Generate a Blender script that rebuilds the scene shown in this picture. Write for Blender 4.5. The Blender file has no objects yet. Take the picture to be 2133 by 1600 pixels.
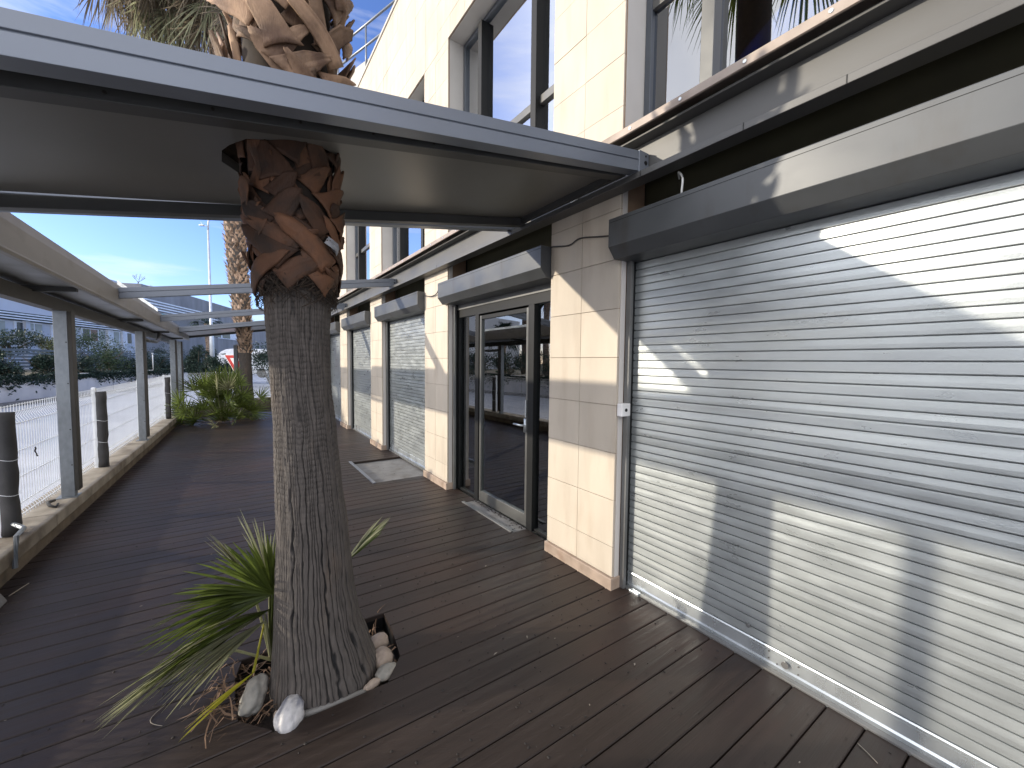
import bpy, bmesh, math, random
import numpy as np
from mathutils import Vector, Matrix, noise as mnoise
random.seed(7); rng = np.random.default_rng(7)
S = bpy.context.scene
COL = S.collection
R = math.radians

# ------------------------------------------------------------------ camera
FPX, YAW, PITCH, ROLL, CAMH = 836.78, 0.60574, -0.05368, 0.010428, 1.6
fw = Vector((math.sin(YAW)*math.cos(PITCH), math.cos(YAW)*math.cos(PITCH), math.sin(PITCH)))
rt0 = fw.cross(Vector((0, 0, 1))).normalized(); up0 = rt0.cross(fw)
rt = rt0*math.cos(ROLL)+up0*math.sin(ROLL); up = up0*math.cos(ROLL)-rt0*math.sin(ROLL)
CAM = Vector((0, 0, CAMH))
cd = bpy.data.cameras.new('camera'); cam = bpy.data.objects.new('camera', cd); COL.objects.link(cam)
cam.matrix_world = Matrix(((rt.x, up.x, -fw.x, 0), (rt.y, up.y, -fw.y, 0), (rt.z, up.z, -fw.z, CAMH), (0, 0, 0, 1)))
cd.sensor_fit = 'HORIZONTAL'; cd.sensor_width = 36; cd.lens = FPX/2133*36
cd.clip_start = 0.05; cd.clip_end = 4000
S.camera = cam

def at(px, py, d):          # a far background point: photo direction at a real distance
    return CAM + (fw+rt*((px-1066.5)/FPX)-up*((py-800)/FPX))*d
def gnd(px, py, z=0.0):
    v = at(px, py, 1)-CAM
    return CAM+v*((z-CAMH)/v.z)

# ------------------------------------------------------------------ light
SUNV = Vector((-1, .56, .305)).normalized()
EL = math.asin(SUNV.z); AZ = math.atan2(SUNV.x, SUNV.y)
sl = bpy.data.lights.new('sun', 'SUN'); sl.energy = 2.0; sl.angle = R(0.8); sl.color = (1, .90, .74)
sun = bpy.data.objects.new('sun', sl); COL.objects.link(sun)
sun.rotation_euler = SUNV.to_track_quat('Z', 'Y').to_euler()
wd = bpy.data.worlds.new('World'); S.world = wd; wd.use_nodes = True
wn = wd.node_tree.nodes; wl = wd.node_tree.links; wn.clear()
out = wn.new('ShaderNodeOutputWorld'); bg = wn.new('ShaderNodeBackground'); sky = wn.new('ShaderNodeTexSky')
sky.sky_type = 'NISHITA'; sky.sun_disc = False; sky.sun_elevation = EL; sky.sun_rotation = AZ
sky.altitude = 50; sky.air_density = 1.0; sky.dust_density = 0.6; sky.ozone_density = 2.2
tc = wn.new('ShaderNodeTexCoord'); mp = wn.new('ShaderNodeMapping'); mp.inputs['Scale'].default_value = (1.6, 1.6, 11)
nz = wn.new('ShaderNodeTexNoise'); nz.inputs['Scale'].default_value = 1.7; nz.inputs['Detail'].default_value = 7; nz.inputs['Roughness'].default_value = .55
cr = wn.new('ShaderNodeValToRGB'); cr.color_ramp.elements[0].position = .46; cr.color_ramp.elements[1].position = .74
cr.color_ramp.elements[1].color = (.75, .75, .75, 1)
mx = wn.new('ShaderNodeMix'); mx.data_type = 'RGBA'; mx.inputs['B'].default_value = (3.5, 3.55, 3.7, 1)
wl.new(tc.outputs['Generated'], mp.inputs['Vector']); wl.new(mp.outputs[0], nz.inputs['Vector']); wl.new(nz.outputs[0], cr.inputs[0])
tint = wn.new('ShaderNodeVectorMath'); tint.operation = 'MULTIPLY'; tint.inputs[1].default_value = (.54, .615, .92); wl.new(sky.outputs[0], tint.inputs[0])
wl.new(cr.outputs[0], mx.inputs['Factor']); wl.new(tint.outputs[0], mx.inputs['A'])
dt = wn.new('ShaderNodeVectorMath'); dt.operation = 'DOT_PRODUCT'; dt.inputs[1].default_value = (-.88, -.38, .28); wl.new(tc.outputs['Generated'], dt.inputs[0])   # bright cloud bank added out of view, rear left, to raise ambient light
bm_ = wn.new('ShaderNodeMapRange'); bm_.interpolation_type = 'SMOOTHSTEP'; bm_.inputs[1].default_value = .12; bm_.inputs[2].default_value = .62; wl.new(dt.outputs['Value'], bm_.inputs[0])
n2 = wn.new('ShaderNodeTexNoise'); n2.inputs['Scale'].default_value = 2.4; n2.inputs['Detail'].default_value = 6; wl.new(tc.outputs['Generated'], n2.inputs['Vector'])
b2 = wn.new('ShaderNodeMapRange'); b2.inputs[1].default_value = .3; b2.inputs[2].default_value = .62; b2.inputs[3].default_value = .45; b2.inputs[4].default_value = 1; wl.new(n2.outputs[0], b2.inputs[0])
bmul = wn.new('ShaderNodeMath'); bmul.operation = 'MULTIPLY'; wl.new(bm_.outputs[0], bmul.inputs[0]); wl.new(b2.outputs[0], bmul.inputs[1])
mx2 = wn.new('ShaderNodeMix'); mx2.data_type = 'RGBA'; mx2.inputs['B'].default_value = (7.6, 7.6, 7.8, 1)
wl.new(bmul.outputs[0], mx2.inputs['Factor']); wl.new(mx.outputs['Result'], mx2.inputs['A']); wl.new(mx2.outputs['Result'], bg.inputs[0])
bg.inputs[1].default_value = 0.15; wl.new(bg.outputs[0], out.inputs[0])
S.view_settings.view_transform = 'Standard'; S.view_settings.look = 'None'; S.view_settings.gamma = 1
S.view_settings.exposure = 1.2
S.render.engine = 'CYCLES'
S.cycles.max_bounces = 8; S.cycles.diffuse_bounces = 4; S.cycles.glossy_bounces = 4; S.cycles.transparent_max_bounces = 12

# ------------------------------------------------------------------ materials
def mat(name, base, rough=.5, metal=0., var=.15, vs=4., st=(1, 1, 1), bump=0., bs=40., bst=(1, 1, 1), isl=0., col2=None, c2s=1.5, c2st=(1, 1, 1), c2lo=.5, c2hi=.7, rvar=0., spec=.5, trans=0.):
    m = bpy.data.materials.new(name); m.use_nodes = True
    N = m.node_tree.nodes; L = m.node_tree.links; p = N['Principled BSDF']
    tc = N.new('ShaderNodeTexCoord')
    def noise(scale, stretch, detail=5):
        mp = N.new('ShaderNodeMapping'); mp.inputs['Scale'].default_value = stretch
        n = N.new('ShaderNodeTexNoise'); n.inputs['Scale'].default_value = scale; n.inputs['Detail'].default_value = detail
        L.new(tc.outputs['Object'], mp.inputs['Vector']); L.new(mp.outputs[0], n.inputs['Vector']); return n
    n1 = noise(vs, st)
    mr = N.new('ShaderNodeMapRange'); mr.inputs[1].default_value = .25; mr.inputs[2].default_value = .75
    mr.inputs[3].default_value = 1-var; mr.inputs[4].default_value = 1+var; L.new(n1.outputs[0], mr.inputs[0])
    last = mr.outputs[0]
    if isl:
        g = N.new('ShaderNodeNewGeometry'); m2 = N.new('ShaderNodeMapRange'); m2.inputs[3].default_value = 1-isl; m2.inputs[4].default_value = 1+isl
        oi = N.new('ShaderNodeObjectInfo'); sm = N.new('ShaderNodeMath'); sm.operation = 'ADD'; L.new(g.outputs['Random Per Island'], sm.inputs[0]); L.new(oi.outputs['Random'], sm.inputs[1])
        fr_ = N.new('ShaderNodeMath'); fr_.operation = 'FRACT'; L.new(sm.outputs[0], fr_.inputs[0]); L.new(fr_.outputs[0], m2.inputs[0])
        mu = N.new('ShaderNodeMath'); mu.operation = 'MULTIPLY'; L.new(last, mu.inputs[0]); L.new(m2.outputs[0], mu.inputs[1]); last = mu.outputs[0]
    hv = N.new('ShaderNodeVectorMath'); hv.operation = 'SCALE'; L.new(last, hv.inputs['Scale'])
    if col2:
        n2 = noise(c2s, c2st, 6); r2 = N.new('ShaderNodeMapRange'); r2.inputs[1].default_value = c2lo; r2.inputs[2].default_value = c2hi; L.new(n2.outputs[0], r2.inputs[0])
        mx = N.new('ShaderNodeMix'); mx.data_type = 'RGBA'; mx.inputs['A'].default_value = (*base, 1); mx.inputs['B'].default_value = (*col2, 1)
        L.new(r2.outputs[0], mx.inputs['Factor']); L.new(mx.outputs['Result'], hv.inputs[0])
    else:
        hv.inputs[0].default_value = base
    L.new(hv.outputs[0], p.inputs['Base Color'])
    p.inputs['Roughness'].default_value = rough; p.inputs['Metallic'].default_value = metal; p.inputs['Specular IOR Level'].default_value = spec
    if rvar:
        m3 = N.new('ShaderNodeMapRange'); m3.inputs[1].default_value = .3; m3.inputs[2].default_value = .7
        m3.inputs[3].default_value = max(.02, rough-rvar); m3.inputs[4].default_value = rough+rvar; L.new(n1.outputs[0], m3.inputs[0]); L.new(m3.outputs[0], p.inputs['Roughness'])
    if bump:
        nb = noise(bs, bst); b = N.new('ShaderNodeBump'); b.inputs['Strength'].default_value = bump; b.inputs['Distance'].default_value = .01
        L.new(nb.outputs[0], b.inputs['Height']); L.new(b.outputs[0], p.inputs['Normal'])
    if trans:
        o = N['Material Output']; t = N.new('ShaderNodeBsdfTranslucent'); ms = N.new('ShaderNodeMixShader'); ms.inputs[0].default_value = trans
        L.new(hv.outputs[0], t.inputs[0]); L.new(p.outputs[0], ms.inputs[1]); L.new(t.outputs[0], ms.inputs[2]); L.new(ms.outputs[0], o.inputs[0])
    return m

def glass(name, refl, tint=(.85, .9, .9), rough=.004, gcol=(.95, .97, 1)):
    m = bpy.data.materials.new(name); m.use_nodes = True
    N = m.node_tree.nodes; L = m.node_tree.links; N.remove(N['Principled BSDF'])
    t = N.new('ShaderNodeBsdfTransparent'); t.inputs[0].default_value = (*tint, 1)
    g = N.new('ShaderNodeBsdfGlossy'); g.inputs['Roughness'].default_value = rough; g.inputs[0].default_value = (*gcol, 1)
    lw = N.new('ShaderNodeFresnel'); lw.inputs[0].default_value = 1.5
    ad = N.new('ShaderNodeMath'); ad.operation = 'ADD'; ad.use_clamp = True; ad.inputs[1].default_value = refl; L.new(lw.outputs[0], ad.inputs[0])
    ms = N.new('ShaderNodeMixShader'); L.new(ad.outputs[0], ms.inputs[0]); L.new(t.outputs[0], ms.inputs[1]); L.new(g.outputs[0], ms.inputs[2])
    L.new(ms.outputs[0], N['Material Output'].inputs[0]); return m

M = {}
M['tile'] = mat('cream_stone', (.515, .45, .365), .62, var=.09, vs=5, st=(1, 1, .35), bump=.08, bs=60, isl=.05, col2=(.42, .345, .265), c2s=3.2, c2st=(2.5, 2.5, .5), c2lo=.52, c2hi=.85)
M['joint'] = mat('stone_joint', (.26, .17, .11), .9, var=.2)
M['plinth'] = mat('plinth_stone', (.40, .305, .235), .55, var=.2, vs=9, bump=.08, col2=(.29, .20, .145), c2s=6)
M['render_wall'] = mat('grey_render', (.50, .475, .44), .85, var=.08, vs=3, bump=.05, bs=90)
M['jamb'] = mat('pale_jamb', (.60, .56, .52), .8, var=.08, vs=4, st=(1, 1, .3), bump=.06, bs=70)
M['galv'] = mat('galvanised_slats', (.455, .485, .485), .33, .62, var=.09, vs=14, st=(1, .35, 1), bump=.05, bs=170, bst=(1, .6, 1), rvar=.07, col2=(.375, .40, .41), c2s=2.2, c2st=(1, .5, 3), c2lo=.42, c2hi=.72)
M['rail_alu'] = mat('bottom_rail_aluminium', (.60, .64, .66), .30, .75, var=.10, vs=3, st=(1, 2, .5), rvar=.08)
M['box_grey'] = mat('grey_painted_box', (.074, .078, .082), .40, .2, var=.12, vs=5, st=(1, .6, 1), rvar=.08, col2=(.062, .06, .058), c2s=3.5, c2st=(2, 2, .5), c2lo=.55, c2hi=.75)
M['dark_frame'] = mat('dark_frame', (.008, .0085, .009), .5, .0, var=.15, spec=.25)
M['grey_frame'] = mat('grey_aluminium', (.13, .13, .125), .36, .5, var=.1, rvar=.07)
M['win_frame'] = mat('blue_grey_frame', (.085, .095, .11), .40, .2, var=.1)
M['steel'] = mat('grey_steel_paint', (.15, .15, .148), .42, .2, var=.12, vs=3, rvar=.08, col2=(.11, .105, .095), c2s=2.5, c2lo=.5, c2hi=.75)
M['steel_dark'] = mat('dark_steel_paint', (.060, .060, .058), .45, .2, var=.15, vs=4)
M['beam'] = mat('pale_beam_aluminium', (.185, .203, .235), .36, .35, var=.05, vs=3, st=(.4, 1, 1), rvar=.06)
M['panel'] = mat('panel_underside', (.150, .145, .134), .34, .1, var=.03, vs=1.5, rvar=.06)
M['fascia'] = mat('weathered_fascia', (.185, .172, .155), .6, 0, var=.14, vs=3, st=(1, .4, 1.5), bump=.05, col2=(.11, .093, .077), c2s=2.5, c2st=(1, .7, 2), c2lo=.55, c2hi=.8)
M['brown_steel'] = mat('brown_grimy_steel', (.036, .031, .024), .6, 0, var=.2, vs=6)
M['galv_post'] = mat('galvanised_post', (.235, .255, .275), .45, .45, var=.18, vs=30, st=(1, 1, .5), bump=.06, bs=90, rvar=.08)
M['flash'] = mat('weathered_flashing', (.30, .245, .205), .5, .1, var=.16, vs=6, st=(1, 1.5, 1), col2=(.18, .135, .105), c2s=4)
M['lintel'] = mat('grey_lintel_steel', (.088, .087, .084), .45, .15, var=.10, vs=3, rvar=.06, col2=(.08, .077, .072), c2s=1.5, c2st=(1, .6, 3))
M['concrete'] = mat('concrete', (.29, .255, .205), .85, var=.28, vs=5, bump=.30, bs=40, col2=(.135, .108, .08), c2s=3.0, c2st=(1.5, 1, 1), c2lo=.45, c2hi=.68)
M['concrete_grey'] = mat('grey_concrete', (.17, .165, .16), .85, var=.2, vs=8, bump=.15, bs=60, col2=(.12, .11, .10), c2s=5)
M['retwall'] = mat('retaining_wall', (.76, .71, .66), .85, var=.10, vs=1.4, bump=.1, bs=20, col2=(.60, .56, .53), c2s=.9, c2st=(1, 1, .4))
M['footing'] = mat('dirty_footing', (.15, .118, .085), .9, var=.3, vs=6, bump=.3, bs=45, col2=(.075, .06, .045), c2s=4)
M['asphalt'] = mat('asphalt', (.46, .475, .51), .55, var=.12, vs=1.3, bump=.12, bs=30, col2=(.39, .405, .44), c2s=.5, rvar=.08)
M['soil'] = mat('dark_soil', (.05, .038, .03), .95, var=.4, vs=20, bump=.6, bs=60)
M['earth'] = mat('planting_earth', (.09, .075, .05), .95, var=.3, vs=3, col2=(.06, .08, .03), c2s=2)
M['wire'] = mat('white_wire', (.86, .88, .90), .4, .0, var=.05)
M['sleeve'] = mat('dark_foam_sleeve', (.045, .044, .045), .75, var=.25, vs=9, bump=.2, bs=50, col2=(.075, .07, .066), c2s=5, c2st=(1, 1, .3))
M['cable_black'] = mat('black_cable', (.035, .03, .028), .6)
M['cable_white'] = mat('white_cable', (.75, .74, .70), .5)
M['white_plastic'] = mat('white_plastic', (.72, .70, .68), .4)
M['louvre'] = mat('white_louvre', (.80, .84, .88), .45)
M['far_wall'] = mat('far_building_wall', (.56, .58, .63), .85, var=.08, vs=.6)
M['far_wall_dark'] = mat('far_grey_wall', (.25, .245, .245), .85, var=.25, vs=.8, st=(1, 1, .3))
M['far_white'] = mat('far_white_trim', (.72, .74, .78), .6)
M['blind'] = mat('window_blind', (.70, .74, .78), .7, var=.05, vs=2)
M['blind_w'] = mat('pale_blind', (.80, .82, .84), .6, var=.06, vs=3, st=(1, 1, .2), bump=.5, bs=1.0, bst=(.1, .1, 70))
M['glass_up'] = glass('upper_window_glass', .50, (.80, .86, .90))
M['glass_near'] = glass('dark_blue_window_glass', .20, (.25, .36, .60))
M['glass_door'] = glass('door_glass', .16, (.72, .80, .78))
M['glass_far'] = glass('far_window_glass', .25, (.4, .5, .55))
M['dark_in'] = mat('dark_interior', (.028, .028, .026), .8)
M['floor_in'] = mat('interior_floor', (.30, .31, .29), .35, var=.1)
M['blue_in'] = mat('blue_film', (.05, .095, .23), .5, var=.35, vs=3, st=(1, 1, .4))
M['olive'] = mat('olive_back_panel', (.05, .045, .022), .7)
M['rock_white'] = mat('marbled_rock', (.56, .54, .53), .6, var=.2, vs=25, bump=.25, bs=45, col2=(.24, .24, .27), c2s=11, c2st=(1, 2, 1), c2lo=.48, c2hi=.62)
M['rock_grey'] = mat('grey_rock', (.25, .235, .205), .75, var=.2, vs=25, bump=.3, bs=50, col2=(.36, .32, .27), c2s=9, c2lo=.5, c2hi=.7)
M['rock_tan'] = mat('tan_rock', (.34, .27, .215), .8, var=.2, vs=25, bump=.3, bs=50, col2=(.24, .19, .15), c2s=12)
M['pipe'] = mat('grey_pipe', (.20, .19, .175), .6, var=.15)
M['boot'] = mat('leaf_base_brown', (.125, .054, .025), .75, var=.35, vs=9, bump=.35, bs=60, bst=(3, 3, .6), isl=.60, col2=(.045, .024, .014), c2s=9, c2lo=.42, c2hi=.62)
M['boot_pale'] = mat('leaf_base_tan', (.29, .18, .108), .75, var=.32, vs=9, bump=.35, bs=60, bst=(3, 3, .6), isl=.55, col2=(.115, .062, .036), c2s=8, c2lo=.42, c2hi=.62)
M['husk'] = mat('palm_husk', (.44, .31, .22), .85, var=.35, vs=12, isl=.6, col2=(.17, .105, .065), c2s=9)
M['leaf_bush'] = mat('bush_leaf_green', (.135, .18, .040), .42, var=.25, vs=8, isl=.45, trans=.45)
M['fibre'] = mat('palm_fibre', (.035, .023, .015), .9, var=.4, vs=20, isl=.5)
M['leaf'] = mat('palm_leaf_green', (.085, .112, .022), .42, var=.25, vs=8, isl=.40, trans=.5)
M['leaf_pale'] = mat('palm_leaf_pale', (.30, .30, .175), .55, var=.25, vs=8, isl=.45, trans=.45)
M['leaf_yellow'] = mat('palm_leaf_yellow', (.36, .33, .02), .5, var=.2, vs=8, isl=.15, trans=.35)
M['leaf_dead'] = mat('dead_palm_leaf', (.20, .16, .105), .8, var=.3, vs=8, isl=.5, trans=.2)
M['litter'] = mat('dry_litter', (.155, .095, .058), .8, var=.35, vs=10, isl=.6)
M['shrub'] = mat('shrub_leaf', (.045, .075, .030), .6, var=.25, vs=3, isl=.5, trans=.2)
M['shrub_dark'] = mat('dark_shrub_leaf', (.022, .044, .028), .6, var=.25, vs=3, isl=.5, trans=.15)
M['shrub_light'] = mat('light_shrub_leaf', (.12, .135, .055), .6, var=.25, vs=3, isl=.55, trans=.25)
M['bark'] = mat('bark', (.12, .09, .06), .9, var=.3)
M['fence_board'] = mat('grey_fence_board', (.15, .175, .185), .7, var=.15)
M['lamp_metal'] = mat('pale_lamp_metal', (.60, .63, .64), .4, .3)
M['van'] = mat('white_van_paint', (.75, .77, .80), .25)
M['van_glass'] = mat('van_glass', (.03, .035, .04), .1)
M['red'] = mat('sign_red', (.55, .04, .03), .4)
M['sign_white'] = mat('sign_white', (.80, .78, .72), .4)
M['bits'] = mat('seed_bits', (.020, .015, .012), .7)
M['bits_pale'] = mat('pale_bits', (.27, .235, .19), .8)
M['rubber'] = mat('tyre_rubber', (.02, .02, .02), .8)

# deck: plank wood with countersunk screw holes along each board
def deck_mat():
    m = mat('deck_board', (.0315, .0228, .0192), .48, spec=.28, var=.24, vs=3, st=(.35, 9, 1), bump=.12, bs=18, bst=(.25, 9, 1), isl=.16, col2=(.046, .028, .0215), c2s=1.1, c2lo=.48, c2hi=.72, rvar=.10)
    return m
M['deck'] = deck_mat()

def trunk_mat():
    m = mat('palm_trunk_bark', (.088, .075, .066), .85, var=.32, vs=18, st=(3, 3, .6), bump=.30, bs=70, bst=(3, 3, .5), col2=(.125, .092, .068), c2s=4, c2st=(2, 2, .5), c2lo=.55, c2hi=.75)
    N = m.node_tree.nodes; L = m.node_tree.links; p = N['Principled BSDF']
    src = p.inputs['Base Color'].links[0].from_socket
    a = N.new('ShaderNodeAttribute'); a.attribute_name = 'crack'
    mx = N.new('ShaderNodeMix'); mx.data_type = 'RGBA'; mx.inputs['B'].default_value = (.010, .009, .009, 1)  # near-black painted into cracks and rings: darker wood plus fissure shade
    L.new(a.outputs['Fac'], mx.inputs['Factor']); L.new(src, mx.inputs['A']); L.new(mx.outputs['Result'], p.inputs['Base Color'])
    return m
M['trunk'] = trunk_mat()

# ------------------------------------------------------------------ mesh helpers
class MB:
    def __init__(s): s.v = []; s.f = []
    def add(s, vs, fs):
        o = len(s.v); s.v += [tuple(v) for v in vs]; s.f += [tuple(i+o for i in f) for f in fs]; return s
    def box(s, x0, x1, y0, y1, z0, z1):
        return s.hexa([(x0, y0, z0), (x1, y0, z0), (x1, y1, z0), (x0, y1, z0), (x0, y0, z1), (x1, y0, z1), (x1, y1, z1), (x0, y1, z1)])
    def hexa(s, v):
        return s.add(v, [(3, 2, 1, 0), (4, 5, 6, 7), (0, 1, 5, 4), (1, 2, 6, 5), (2, 3, 7, 6), (3, 0, 4, 7)])
    def bar(s, a, b, w, h, upv=(0, 0, 1)):          # rectangular bar a->b, w sideways, h along up
        a = Vector(a); b = Vector(b); d = (b-a).normalized(); sd = d.cross(Vector(upv)).normalized(); u = sd.cross(d)
        q = []
        for p in (a, b):
            for (i, j) in ((-1, -1), (1, -1), (1, 1), (-1, 1)): q.append(p+sd*(i*w/2)+u*(j*h/2))
        return s.add(q, [(0, 1, 2, 3), (7, 6, 5, 4), (0, 4, 5, 1), (1, 5, 6, 2), (2, 6, 7, 3), (3, 7, 4, 0)])
    def tube(s, pts, r, n=8, cap=True):
        pts = [Vector(p) for p in pts]; rs = r if isinstance(r, (list, tuple)) else [r]*len(pts)
        o = len(s.v); k = len(pts)
        for i, p in enumerate(pts):
            d = (pts[min(i+1, k-1)]-pts[max(i-1, 0)]).normalized()
            ref = Vector((0, 0, 1)) if abs(d.z) < .9 else Vector((1, 0, 0))
            a = d.cross(ref).normalized(); b = d.cross(a)
            for j in range(n):
                t = 2*math.pi*j/n; s.v.append(tuple(p+(a*math.cos(t)+b*math.sin(t))*rs[i]))
        for i in range(k-1):
            for j in range(n):
                s.f.append((o+i*n+j, o+i*n+(j+1) % n, o+(i+1)*n+(j+1) % n, o+(i+1)*n+j))
        if cap:
            s.f.append(tuple(o+j for j in range(n))[::-1]); s.f.append(tuple(o+(k-1)*n+j for j in range(n)))
        return s
    def extrude_y(s, prof, y0, y1):                 # closed XZ profile
        n = len(prof); o = len(s.v)
        for y in (y0, y1):
            for (x, z) in prof: s.v.append((x, y, z))
        s.f.append(tuple(o+i for i in range(n))); s.f.append(tuple(o+n+i for i in range(n))[::-1])
        for i in range(n): s.f.append((o+i, o+n+i, o+n+(i+1) % n, o+(i+1) % n))
        return s
    def extrude_x(s, prof, fx, x0, x1):             # closed (y,z) profile, z shifted by fx(x)
        n = len(prof); o = len(s.v)
        for x in (x0, x1):
            for (y, z) in prof: s.v.append((x, y, z+fx(x)))
        s.f.append(tuple(o+i for i in range(n))[::-1]); s.f.append(tuple(o+n+i for i in range(n)))
        for i in range(n): s.f.append((o+i, o+(i+1) % n, o+n+(i+1) % n, o+n+i))
        return s
    def disc(s, c, nrm, r, t, n=16):
        c = Vector(c); nrm = Vector(nrm).normalized(); return s.tube([c, c+nrm*t], r, n)
    def build(s, name, m, parent=None, smooth=False, bevel=0., origin=None):
        me = bpy.data.meshes.new(name); vs = s.v
        if origin is not None:
            ox, oy, oz = origin; vs = [(x-ox, y-oy, z-oz) for x, y, z in vs]
        me.from_pydata(vs, [], s.f); me.materials.append(M[m] if isinstance(m, str) else m)
        bm = bmesh.new(); bm.from_mesh(me); bmesh.ops.recalc_face_normals(bm, faces=bm.faces); bm.to_mesh(me); bm.free()
        if smooth:
            for p in me.polygons: p.use_smooth = True
        me.update()
        o = bpy.data.objects.new(name, me); COL.objects.link(o)
        if origin is not None: o.location = origin
        if parent:
            o.parent = parent; pl = parent.location
            if parent.parent: pl = Vector(parent.location)+Vector(parent.parent.location)
            o.location = Vector(o.location)-Vector(pl)
        if bevel:
            b = o.modifiers.new('bevel', 'BEVEL'); b.width = bevel; b.segments = 2; b.limit_method = 'ANGLE'; b.angle_limit = R(35)
        return o
def tag(o, label=None, cat=None, group=None, kind=None):
    if label: o['label'] = label
    if cat: o['category'] = cat
    if group: o['group'] = group
    if kind: o['kind'] = kind
    return o
def thing(name, loc, label, cat, group=None):
    o = bpy.data.objects.new(name, None); COL.objects.link(o); o.location = loc; o.empty_display_size = .1
    return tag(o, label, cat, group)
def copy_tree(o, parent=None):
    c = o.copy(); COL.objects.link(c)
    if parent: c.parent = parent
    for ch in list(o.children): copy_tree(ch, c)
    return c

# ================================================================== GROUND
def sheet(name, pts, z, m):
    mb = MB(); mb.add([(x, y, z) for x, y in pts], [tuple(range(len(pts)))]); return tag(mb.build(name, m), kind='structure')
sheet('ground', [(-600, -300), (600, -300), (600, 900), (-600, 900)], -.60, 'earth')
W0 = gnd(0, 845, -.15); W1d = Vector((math.sin(R(13.4)), math.cos(R(13.4)), 0)); Wn = Vector((-W1d.y, W1d.x, 0))   # retaining wall line, Wn points up the slope
a = W0-W1d*60; b = W0+W1d*140
sheet('road', [(a.x, a.y), (60, -60), (120, 60), (b.x, b.y)], -.15, 'asphalt')
mb = MB()                                           # kerb along the retaining wall
p0, p1 = W0-W1d*60-Wn*.45, W0+W1d*60-Wn*.45
mb.bar(p0+Vector((0, 0, .0)), p1+Vector((0, 0, .0)), .5, .24)
tag(mb.build('pavement', 'concrete_grey', bevel=.02), kind='structure')
mb = MB()
q = [W0-W1d*60+Wn*.25, W0+W1d*60+Wn*.25, W0+W1d*60+Wn*40, W0-W1d*60+Wn*40]
mb.hexa([(v.x, v.y, -.5) for v in q]+[(v.x, v.y, .78) for v in q]); tag(mb.build('planting_terrace', 'earth'), kind='structure')

# ================================================================== DECK
HROW = [(1.905, .10, .605), (2.046, -.02, .712), (2.187, -.03, .730), (2.328, -.03, .745), (2.469, .0, .750)]
HOLE = [(x, y+.031) for y, x, _ in HROW][::-1]+[(x, y+.028) for y, _, x in HROW]
SK = -.016
def hole_x(y):                                      # x-interval of the tree pit at y (board coordinates)
    for (ya, la, ra), (yb, lb, rb) in zip(HROW, HROW[1:]):
        if ya-.001 <= y <= yb+.001:
            t = (y-ya)/(yb-ya); return (la+(lb-la)*t, ra+(rb-ra)*t)
PITCH_D, GAP = .1409, .006
mb = MB(); k0 = -22
def plank(mb, xa0, xa1, xb0, xb1, y0, y1):          # plank piece: x from xa (at y0: xa0, at y1: xa1) to xb
    zt = rng.normal(0, .0006); e = .004
    def P(x, y, z): return (x, y+SK*(x-2.28), z)
    # bevelled top edges
    mb.add([P(xa0, y0, -.03), P(xb0, y0, -.03), P(xb1, y1, -.03), P(xa1, y1, -.03),
            P(xa0, y0, zt-e), P(xb0, y0, zt-e), P(xb1, y1, zt-e), P(xa1, y1, zt-e),
            P(xa0, y0+e, zt), P(xb0, y0+e, zt), P(xb1, y1-e, zt), P(xa1, y1-e, zt)],
           [(0, 1, 5, 4), (2, 3, 7, 6), (4, 5, 9, 8), (6, 7, 11, 10), (8, 9, 10, 11), (3, 0, 4, 8, 11, 7), (1, 2, 6, 10, 9, 5)])
for k in range(-12, 100):
    y0 = .355+k*PITCH_D; y1 = y0+PITCH_D-GAP
    xl = -1.42+.0255*(y0-2); xr = 2.283
    ym = (y0+y1)/2
    if ym > 13.6:
        xl = -1.1+(ym-13.6)*.75
        if xl > 1.6: break
    segs = [(xl, xl, xr, xr)]
    # openings: tree pit, concrete pit by second shutter, door step
    h0 = hole_x(y0); h1 = hole_x(y1)
    if h0 and h1:
        segs = [(xl, xl, h0[0], h1[0]), (h0[1], h1[1], xr, xr)]
    if 5.32 < ym+.0 < 6.60: segs = [(xl, xl, 1.47, 1.47)]
    if 3.07 < ym < 4.00: segs = [(xl, xl, 2.12, 2.12)]
    for s in segs: plank(mb, s[0], s[1], s[2], s[3], y0, y1)
deck = tag(mb.build('deck', 'deck'), kind='structure')
sheet('deck_bed', [(-1.5, -2), (2.6, -2), (2.6, 17), (1.2, 17), (-1.3, 13.7)], -.12, 'soil')
mb = MB(); mb.box(1.50, 2.32, 5.30, 6.61, -.08, -.035)
tag(mb.build('pit_floor', 'concrete_grey'), kind='structure')
mb = MB(); mb.box(2.14, 2.30, 3.045, 4.03, -.08, -.008)
tag(mb.build('door_step', 'concrete_grey', bevel=.004), kind='structure')
t = MB(); t.box(1.462, 1.50, 5.27, 6.62, -.02, .012).box(1.478, 1.500, 5.27, 6.62, -.06, -.02)
tag(t.build('edge_trim', 'beam', bevel=.003), 'metal edge strip along the concrete pit in front of the half sunlit shutter', 'edge strip')
t = MB(); t.box(2.108, 2.14, 3.045, 4.03, -.02, .010)
tag(t.build('edge_trim', 'steel', bevel=.003), 'metal threshold strip in front of the glass door', 'edge strip')

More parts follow.
